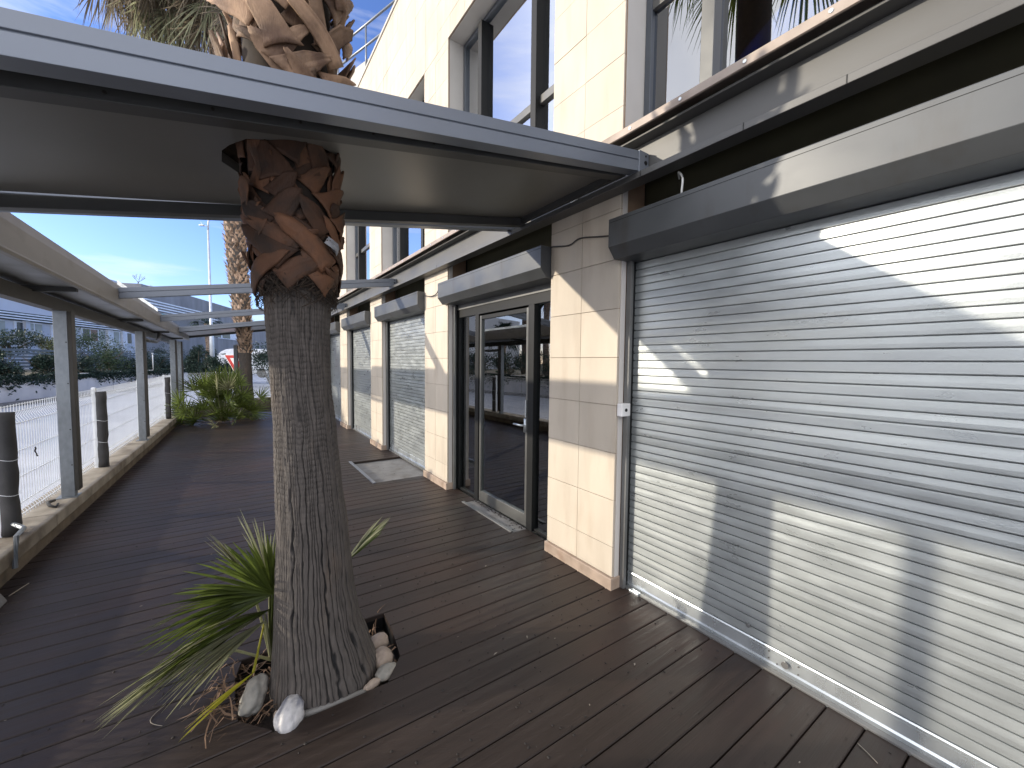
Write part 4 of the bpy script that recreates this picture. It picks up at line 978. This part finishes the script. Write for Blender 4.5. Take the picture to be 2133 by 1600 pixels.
# slatted fence
sf = thing('slat_fence', wpt(60, 2.2, .8), 'dark horizontal slat fence behind the shrubs above the retaining wall', 'fence')
fa_, fb_ = wpt(-120, 2.2, 0), wpt(420, 2.2, 0)
for i in range(6):
    z = 1.18+i*.15; mb = MB(); mb.bar(fa_+Vector((0, 0, z)), fb_+Vector((0, 0, z)), .03, .105); mb.build('slat', 'fence_board', sf)
mb_d = (fb_-fa_)
for i in range(11):
    c = fa_+mb_d*(i/10)+Wn*.05; mb = MB(); mb.bar(c+Vector((0, 0, .75)), c+Vector((0, 0, 2.05)), .07, .06, W1d); mb.build('fence_post', 'fence_board', sf)
def shrub(c, rx, rz, m, label, n=3600, group=None, cat='shrub', size=.11, name='shrub', stem=True, droop=0.):
    c = Vector(c); o_ = thing(name, (c.x, c.y, c.z-rz), label, cat, group)
    # clumps inside the crown volume
    K = 16; cl = []
    for i in range(K):
        u = rng.normal(0, 1, 3); u /= np.linalg.norm(u); rr = rng.uniform(.35, .85)
        cl.append((np.array([u[0]*rx*rr, u[1]*rx*rr*.8, u[2]*rz*rr]), rng.uniform(.28, .5)))
    V = []; F = []
    for i in range(n):
        cc, cr = cl[rng.integers(K)]; u = rng.normal(0, 1, 3); u /= np.linalg.norm(u); r_ = cr*rng.uniform(.5, 1.05)
        p = np.array(c)+cc+u*np.array([rx, rx, rz])*r_
        s = size*rng.uniform(.5, 1.2); d = rng.normal(0, 1, 3)+u*.8+np.array([0, 0, .3-droop]); d /= np.linalg.norm(d); e = np.cross(d, rng.normal(0, 1, 3)); e /= np.linalg.norm(e)
        k_ = len(V); V += [p-d*s*.5, p+e*s*.22, p+d*s*.5, p-e*s*.22]; F.append((k_, k_+1, k_+2, k_+3))
    mb = MB(); mb.v = [tuple(v) for v in V]; mb.f = F; mb.build('foliage', m, o_)
    if stem:
        s_ = MB()
        for i in range(5): s_.tube([c+Vector((0, 0, -rz*1.15)), c+Vector((rng.normal(0, rx*.2), rng.normal(0, rx*.2), -rz*.3)), c+Vector((rng.normal(0, rx*.5), rng.normal(0, rx*.5), rz*.5))], [.05, .03, .01], 5)
        s_.build('stem', 'bark', o_)
    return o_
GS = 'shrubs across the road'
def shrub_at(px, pyt, pyb, wpx, off, m, label, **k):
    p = wpt(px, off, 0); d = (p-CAM).dot(fw); sc_ = d/FPX
    zt = CAMH+(742-pyt)*sc_; zb = CAMH+(742-pyb)*sc_
    return shrub((p.x, p.y, (zt+zb)/2), wpx*sc_/2*1.0, (zt-zb)/2, m, label, group=GS, **k)
shrub_at(20, 684, 740, 120, 4.5, 'shrub_dark', 'dark bush rising behind the slat fence at the left picture edge')
shrub_at(2, 722, 800, 60, .6, 'shrub_dark', 'dark bush spilling over the retaining wall at the left picture edge')
shrub_at(98, 722, 800, 62, .6, 'shrub_dark', 'rounded dark bush in front of the slat fence just left of the nearest post')
shrub_at(105, 688, 760, 80, 3.4, 'shrub_light', 'light yellow green bush with pale flecks behind the nearest post')
shrub_at(180, 684, 775, 95, 3.2, 'shrub', 'tall mid green bush between the nearest two posts')
shrub_at(222, 706, 795, 75, 1.0, 'shrub', 'olive green bush in front of the slat fence left of the second post')
shrub_at(165, 735, 800, 70, .5, 'shrub_dark', 'low dark bush on the retaining wall right of the nearest post')
shrub_at(262, 765, 795, 60, .5, 'shrub_dark', 'low dark creeping bush on the wall below the bare slats')
shrub_at(330, 722, 780, 70, 1.6, 'shrub_dark', 'dark bush right of the second post beside the white marker pole')
shrub_at(385, 712, 780, 80, 2.5, 'shrub_dark', 'dark hedge bush behind the third post')
def hedge_at(px, d, pyt, wpx, m, label):
    c = at(px, 744, d); sc_ = d/FPX; zt = CAMH+(744-pyt)*sc_; shrub((c.x, c.y, zt/2), wpx*sc_/2, zt/2, m, label, n=5200, group=GS, size=.13)
for k_, (px_, o_, yt_) in enumerate(((250, 3.0, 706), (285, 1.6, 728), (350, 3.2, 706))):
    shrub_at(px_, yt_, 785, 70, o_, ('shrub', 'shrub_dark', 'shrub_dark')[k_], ('mid green bush seen right beside the second post', 'low dark bush in the gap right of the second post', 'dark bush between the white marker pole and the third post')[k_])
hedge_at(483, 25, 747, 95, 'shrub_dark', 'clipped dark hedge bush below the white van')
hedge_at(420, 26, 706, 55, 'shrub_dark', 'dark bush left of the tall street lamp')
hedge_at(565, 26, 708, 95, 'shrub_dark', 'dark hedge bush behind the far palm trunk')
hedge_at(445, 24.2, 738, 50, 'shrub_dark', 'dark hedge bush at the foot of the tall street lamp')
for i, px in enumerate((-60, -150, -280, -450)):
    shrub_at(px, 690, 790, 120, 1.2+i*.3, 'shrub_dark' if i % 2 else 'shrub', 'one of the bushes above the retaining wall mirrored in the glass door', n=1800)
iv = MB()
for i in range(15000):
    t = rng.uniform(-12, 34); dn = abs(rng.normal(0, .17))-.12
    if mnoise.noise(Vector((t*.5, 2, 0))) < -.15: dn *= .4
    p = W0+W1d*t-Wn*(.02+rng.uniform(0, .12))+Vector((0, 0, .93-dn*(1.3+mnoise.noise(Vector((t*1.3, 0, 0)))))); s = rng.uniform(.06, .16); d = Vector((rng.normal(), rng.normal(), -.9)).normalized(); e = d.cross(Vector((rng.normal(), rng.normal(), rng.normal()))).normalized()
    iv.add([p-d*s*.5, p+e*s*.25, p+d*s*.6, p-e*s*.25], [(0, 1, 2, 3)])
tag(iv.build('trailing_ivy', 'shrub_dark'), 'green creepers hanging over the top of the retaining wall', 'creepers', kind='stuff')
# marker pole
p = wpt(318, .4, .85); mb = MB(); mb.tube([p, p+Vector((0, 0, 1.02))], .03, 8).tube([p+Vector((0, 0, 1.05)), p+Vector((0, 0, 1.12))], .05, 8)
tag(mb.build('marker_pole', 'sign_white', smooth=True), 'thin white marker pole standing above the retaining wall', 'pole')
# street lamp
lb = at(443, 775, 25.5); lb.z = 0
lp = thing('street_lamp', (lb.x, lb.y, .6), 'tall pale street lamp with two heads behind the far end of the terrace', 'street lamp')
LT = at(442, 468, 25.5)
mb = MB(); mb.tube([(lb.x, lb.y, .5), (lb.x, lb.y, 3.3), (lb.x, lb.y, 3.4), (lb.x-.02, lb.y, LT.z-.5)], [.135, .12, .075, .055], 12); mb.build('pole', 'lamp_metal', lp, smooth=True)
mb = MB(); top = Vector((lb.x-.02, lb.y, LT.z-.5)); mb.tube([top, top+Vector((.03, 0, .45)), top+rt*.08+Vector((0, 0, .75)), top+rt*.28+Vector((0, 0, .98))], [.05, .045, .04, .035], 8); mb.tube([top+Vector((0, 0, .2)), top-rt*.30+Vector((0, 0, .30))], [.03, .03], 6); mb.build('arm', 'lamp_metal', lp, smooth=True)
h = MB(); h.disc(top+rt*.22+Vector((0, 0, .90)), (0, 0, 1), .19, .14, 14).disc(top+rt*.22+Vector((0, 0, 1.05)), (0, 0, 1), .12, .12, 14); h.build('lamp_head', 'steel', lp, smooth=False)
h = MB(); c = top-rt*.34+Vector((0, 0, .29)); h.bar(c-rt*.16, c+rt*.10, .14, .09).bar(c-rt*.02+Vector((0, 0, .05)), c-rt*.10+Vector((0, 0, .2)), .03, .02); h.build('lamp_head', 'lamp_metal', lp, bevel=.02)
# white van
vb = at(482, 741, 29.5); vb.z = .32
vn = thing('parked_van', vb, 'white van parked beyond the hedge at the far end of the road', 'van')
vd = rt.copy(); vd.z = 0; vd.normalize(); vs_ = Vector((-vd.y, vd.x, 0))
def vp(u, w, z): return vb+vd*u+vs_*w+Vector((0, 0, z))
prof = [(-1.15, .25), (-1.15, .95), (-1.0, 1.12), (-.78, 1.22), (-.18, 1.86), (.12, 2.0), (.6, 2.05), (3.6, 2.03), (3.72, 1.8), (3.75, .25)]
mb = MB(); n = len(prof); mb.add([vp(u, -.92 if zz < 1.3 else -.80, zz) for u, zz in prof]+[vp(u, .92 if zz < 1.3 else .80, zz) for u, zz in prof], [tuple(range(n)), tuple(range(2*n-1, n-1, -1))]+[(i, n+i, n+(i+1) % n, (i+1) % n) for i in range(n)])
vbod = mb.build('body', 'van', vn, bevel=.06)
mb = MB(); mb.add([vp(-.62, -.90, 1.24), vp(.20, -.90, 1.20), vp(.20, -.85, 1.72), vp(-.16, -.85, 1.68)], [(0, 1, 2, 3)]); mb.build('side_window', 'van_glass', vn); mb = MB(); mb.add([vp(2.5, -.88, 1.28), vp(3.2, -.88, 1.28), vp(3.2, -.84, 1.75), vp(2.5, -.84, 1.75)], [(0, 1, 2, 3)]); mb.build('side_window', 'van_glass', vn)
for u in (-.45, 2.75):
    mb = MB(); mb.tube([vp(u, -.94, .33), vp(u, -.72, .33)], .33, 20); mb.build('wheel', 'rubber', vn)
# give way sign
sp = at(490, 752, 18.5); sd_ = vd; 
sn = thing('road_sign', (sp.x, sp.y, -.15), 'red bordered white triangle sign pointing down behind the palm bush', 'sign')
def tri(r_, off, m, nm):
    c = sp-vs_*off; mb = MB(); a3 = [c+sd_*(-r_)+Vector((0, 0, r_*.55)), c+sd_*r_+Vector((0, 0, r_*.55)), c+Vector((0, 0, -r_*1.18))]
    mb.add(a3+[v+vs_*.012 for v in a3], [(0, 1, 2), (5, 4, 3), (0, 3, 4, 1), (1, 4, 5, 2), (2, 5, 3, 0)]); mb.build(nm, m, sn, bevel=.0)
tri(.52, 0, 'sign_white', 'sign_plate'); tri(.475, .004, 'red', 'red_border'); tri(.24, .008, 'sign_white', 'white_centre')
mb = MB(); mb.tube([(sp.x+.02, sp.y+.05, -.15), (sp.x+.02, sp.y+.05, sp.z+.1)], .03, 8); mb.build('pole', 'galv_post', sn)

# building across the road
bd_ = Vector((math.sin(R(20.2)), math.cos(R(20.2)), 0)); bn_ = Vector((-bd_.y, bd_.x, 0))
b0 = at(0, 738, 25.7); b0.z = 0
def bpt(px, off=0., z=0.):
    v = at(px, 744, 1)-CAM; v.z = 0; p = b0+bn_*off; den = v.x*bd_.y-v.y*bd_.x
    t = ((p.x-CAM.x)*bd_.y-(p.y-CAM.y)*bd_.x)/den; r_ = CAM+v*t; return Vector((r_.x, r_.y, z))
fbg = thing('office_building', b0, 'long pale blue grey office block with white louvre rails across the road', 'building')
def bbox(pxa, pxb, off0, off1, z0, z1, name, m, par=fbg, bev=0):
    q = [bpt(pxa, off0), bpt(pxb, off0), bpt(pxb, off0)+bn_*(off1-off0), bpt(pxa, off0)+bn_*(off1-off0)]
    mb = MB(); mb.hexa([(v.x, v.y, z0) for v in q]+[(v.x, v.y, z1) for v in q]); return mb.build(name, m, par, bevel=bev)
bbox(-70, 300, 0, 14, .5, 6.9, 'wall', 'far_wall'); bbox(300, 384, .3, 14, .5, 9.0, 'tower', 'far_wall_dark'); bbox(384, 500, .8, 12, .5, 9.4, 'rear_wing', 'far_wall_dark'); bbox(500, 560, .8, 12, .5, 8.2, 'end_wing', 'far_wall_dark')
bbox(-70, 300, 4, 13.5, 6.9, 9.6, 'upper_floor', 'far_wall')
for px in (-20, 62, 232, 262):
    bbox(px-4, px+5, -.22, -.002, .5, 4.05, 'pilaster', 'far_white' if px > 100 else 'far_wall')
def winb(pxa, pxb, z0, z1, panes, off=-.0):
    fr = bbox(pxa, pxb, -.06+off, -.002+off, z0, z1, 'window', 'far_white')
    for (u0, u1, m) in panes:
        a_, b_ = bpt(pxa), bpt(pxb); qa = a_.lerp(b_, u0); qb = a_.lerp(b_, u1)
        q = [qa+bn_*(-.075+off), qb+bn_*(-.075+off), qb+bn_*(-.061+off), qa+bn_*(-.061+off)]
        mb = MB(); mb.hexa([(v.x, v.y, z0+.10) for v in q]+[(v.x, v.y, z1-.06) for v in q]); mb.build('pane', m, fr)
PB = M['blind']; M['far_dark'] = mat('far_dark_pane', (.05, .055, .06), .2); M['far_blind'] = mat('far_blind_pane', (.34, .36, .33), .35, var=.2, vs=2); M['far_red'] = mat('far_reddish_pane', (.22, .12, .09), .4, var=.5, vs=3)
winb(-40, 14, 3.0, 4.0, ((.05, .45, 'far_dark'), (.5, .95, 'far_blind'))); winb(34, 90, 2.88, 4.0, ((.04, .24, 'far_dark'), (.30, .64, 'far_blind'), (.70, .97, 'far_blind')))
winb(110, 160, 2.9, 4.0, ((.04, .3, 'far_dark'), (.36, .66, 'far_blind'), (.70, .97, 'far_blind'))); winb(172, 220, 2.9, 4.0, ((.03, .30, 'far_dark'), (.34, .64, 'far_red'), (.70, .97, 'far_blind'))); winb(236, 275, 2.9, 4.0, ((.03, .30, 'far_blind'), (.36, .66, 'far_blind'), (.72, .97, 'far_dark')))
for i in range(3):
    z = 4.12+i*.17; a_, b_ = bpt(-70, -.45, z), bpt(262, -.45, z); mb = MB(); mb.bar(a_, b_, .10, .075); mb.build('louvre_rail', 'louvre', fbg)
for i in range(4):
    z = 6.55+i*.28; a_, b_ = bpt(255, -.6, z), bpt(455, -.6, z); mb = MB(); mb.bar(a_, b_, .12, .11); mb.build('louvre_rail', 'louvre', fbg)
winb(308, 345, 5.3, 6.5, ((.05, .30, 'louvre'), (.35, .95, 'far_dark')), .30); M['cyan'] = mat('pale_cyan_pane', (.25, .50, .58), .2); winb(335, 362, 5.2, 6.5, ((.05, .28, 'far_white'), (.32, .78, 'cyan'), (.80, .97, 'far_white')), .30)
winb(455, 495, 4.6, 6.1, ((.08, .45, 'far_dark'), (.52, .92, 'far_dark')), .8)
bbox(318, 344, 1.5, 4, 9.0, 9.45, 'roof_unit', 'far_white'); bbox(346, 362, 2.5, 5, 9.0, 9.6, 'roof_unit', 'far_wall_dark')
bbox(-66, 258, -.03, -.001, 4.03, 4.62, 'louvre_shade_strip', 'far_dark'); bbox(262, 298, -.03, -.001, 6.4, 7.6, 'louvre_shade_strip', 'far_dark')  # flat dark strips on the wall, painted-in shade behind the louvre rails
# satellite dish
c = bpt(60, -.5, 3.05); mb = MB()
for k in range(7):
    for j in range(16):
        r_ = .50*k/6; t = 2*math.pi*j/16; mb.v.append(tuple(c+bd_*(r_*math.cos(t))+Vector((0, 0, r_*math.sin(t)*.8))+bn_*(.25*(r_/.5)**2*-.8)))
for k in range(6):
    for j in range(16): mb.f.append((k*16+j, k*16+(j+1) % 16, (k+1)*16+(j+1) % 16, (k+1)*16+j))
mb.build('satellite_dish', 'far_white', fbg, smooth=True)
# bare treetop and palm tops behind
def bare_tree(base, h):
    o_ = thing('bare_tree', base, 'leafless thin tree top above the office block roof', 'tree'); mb = MB()
    def br(p, d, L, r_, k):
        e = p+d*L; mb.tube([p, p.lerp(e, .5)+Vector((rng.normal(0, .03*L), 0, 0)), e], [r_, r_*.8, r_*.6], 5)
        if k == 0: return
        for i in range(3): br(p.lerp(e, rng.uniform(.5, 1)), (d+Vector((rng.normal(0, .5), rng.normal(0, .5), rng.uniform(.0, .4)))).normalized(), L*rng.uniform(.5, .75), r_*.55, k-1)
    br(Vector(base)+Vector((0, 0, h*.80)), Vector((0, 0, 1)), h*.10, .05, 4); mb.tube([base, Vector(base)+Vector((0, 0, h*.81))], [.14, .05], 6); mb.build('branches', 'bark', o_)
p = at(288, 600, 48); bare_tree((p.x, p.y, .7), at(288, 572, 48).z-.4)
def far_palm(c, h, cr_, label, name='street_palm', n=18):
    c = Vector(c); o_ = thing(name, c, label, 'palm tree', 'palms across the road'); mb = MB(); mb.tube([c, c+Vector((.1, 0, h*.5)), c+Vector((.0, 0, h))], [.25, .2, .2], 10); mb.build('trunk', 'husk', o_, smooth=True)
    mb = MB(); t_ = c+Vector((0, 0, h))
    for i in range(n):
        a_ = i*2.399; el = R(78-i*115/n); d = Vector((math.cos(a_)*math.cos(el), math.sin(a_)*math.cos(el), math.sin(el))); hb = t_+d*cr_*.5
        mb.tube([t_, hb], [.03, .02], 4); dd, s_, u_ = frame_of(d+Vector((0, 0, -.3))); leaflets(mb, hb, dd, s_, u_, 22, 2.7, cr_*.55, .07, .5, 4)
    mb.build('crown', 'shrub_dark', o_); return o_
pq = at(430, 672, 36); far_palm((pq.x, pq.y, .7), pq.z-.8, 1.5, 'small green palm in front of the grey far wing', n=16)
def mirrored(az, dist):                              # ground spot seen mirrored in the glass door
    return Vector((4.6+dist*math.sin(az), dist*math.cos(az), .7))
for (az, dist, h, cr_, lb_) in ((-36.5, 30, 6.6, 1.9, 'palm across the road mirrored high in the glass door'), (-39.5, 27, 5.2, 1.7, 'palm mirrored left of the tallest palm in the glass door'), (-33.5, 31, 2.8, 1.6, 'low palm mirrored under the pergola gutter in the glass door')):
    far_palm(mirrored(R(az), dist), h, cr_, lb_)
for k_, (az, dist) in enumerate(((-30, 24), (-34, 23), (-38, 21), (-42, 20))):
    c = mirrored(R(az), dist); shrub((c.x, c.y, 1.55), 1.5, .8, 'shrub_dark', 'one of the bushes above the retaining wall mirrored in the glass door', n=1200, group=GS)
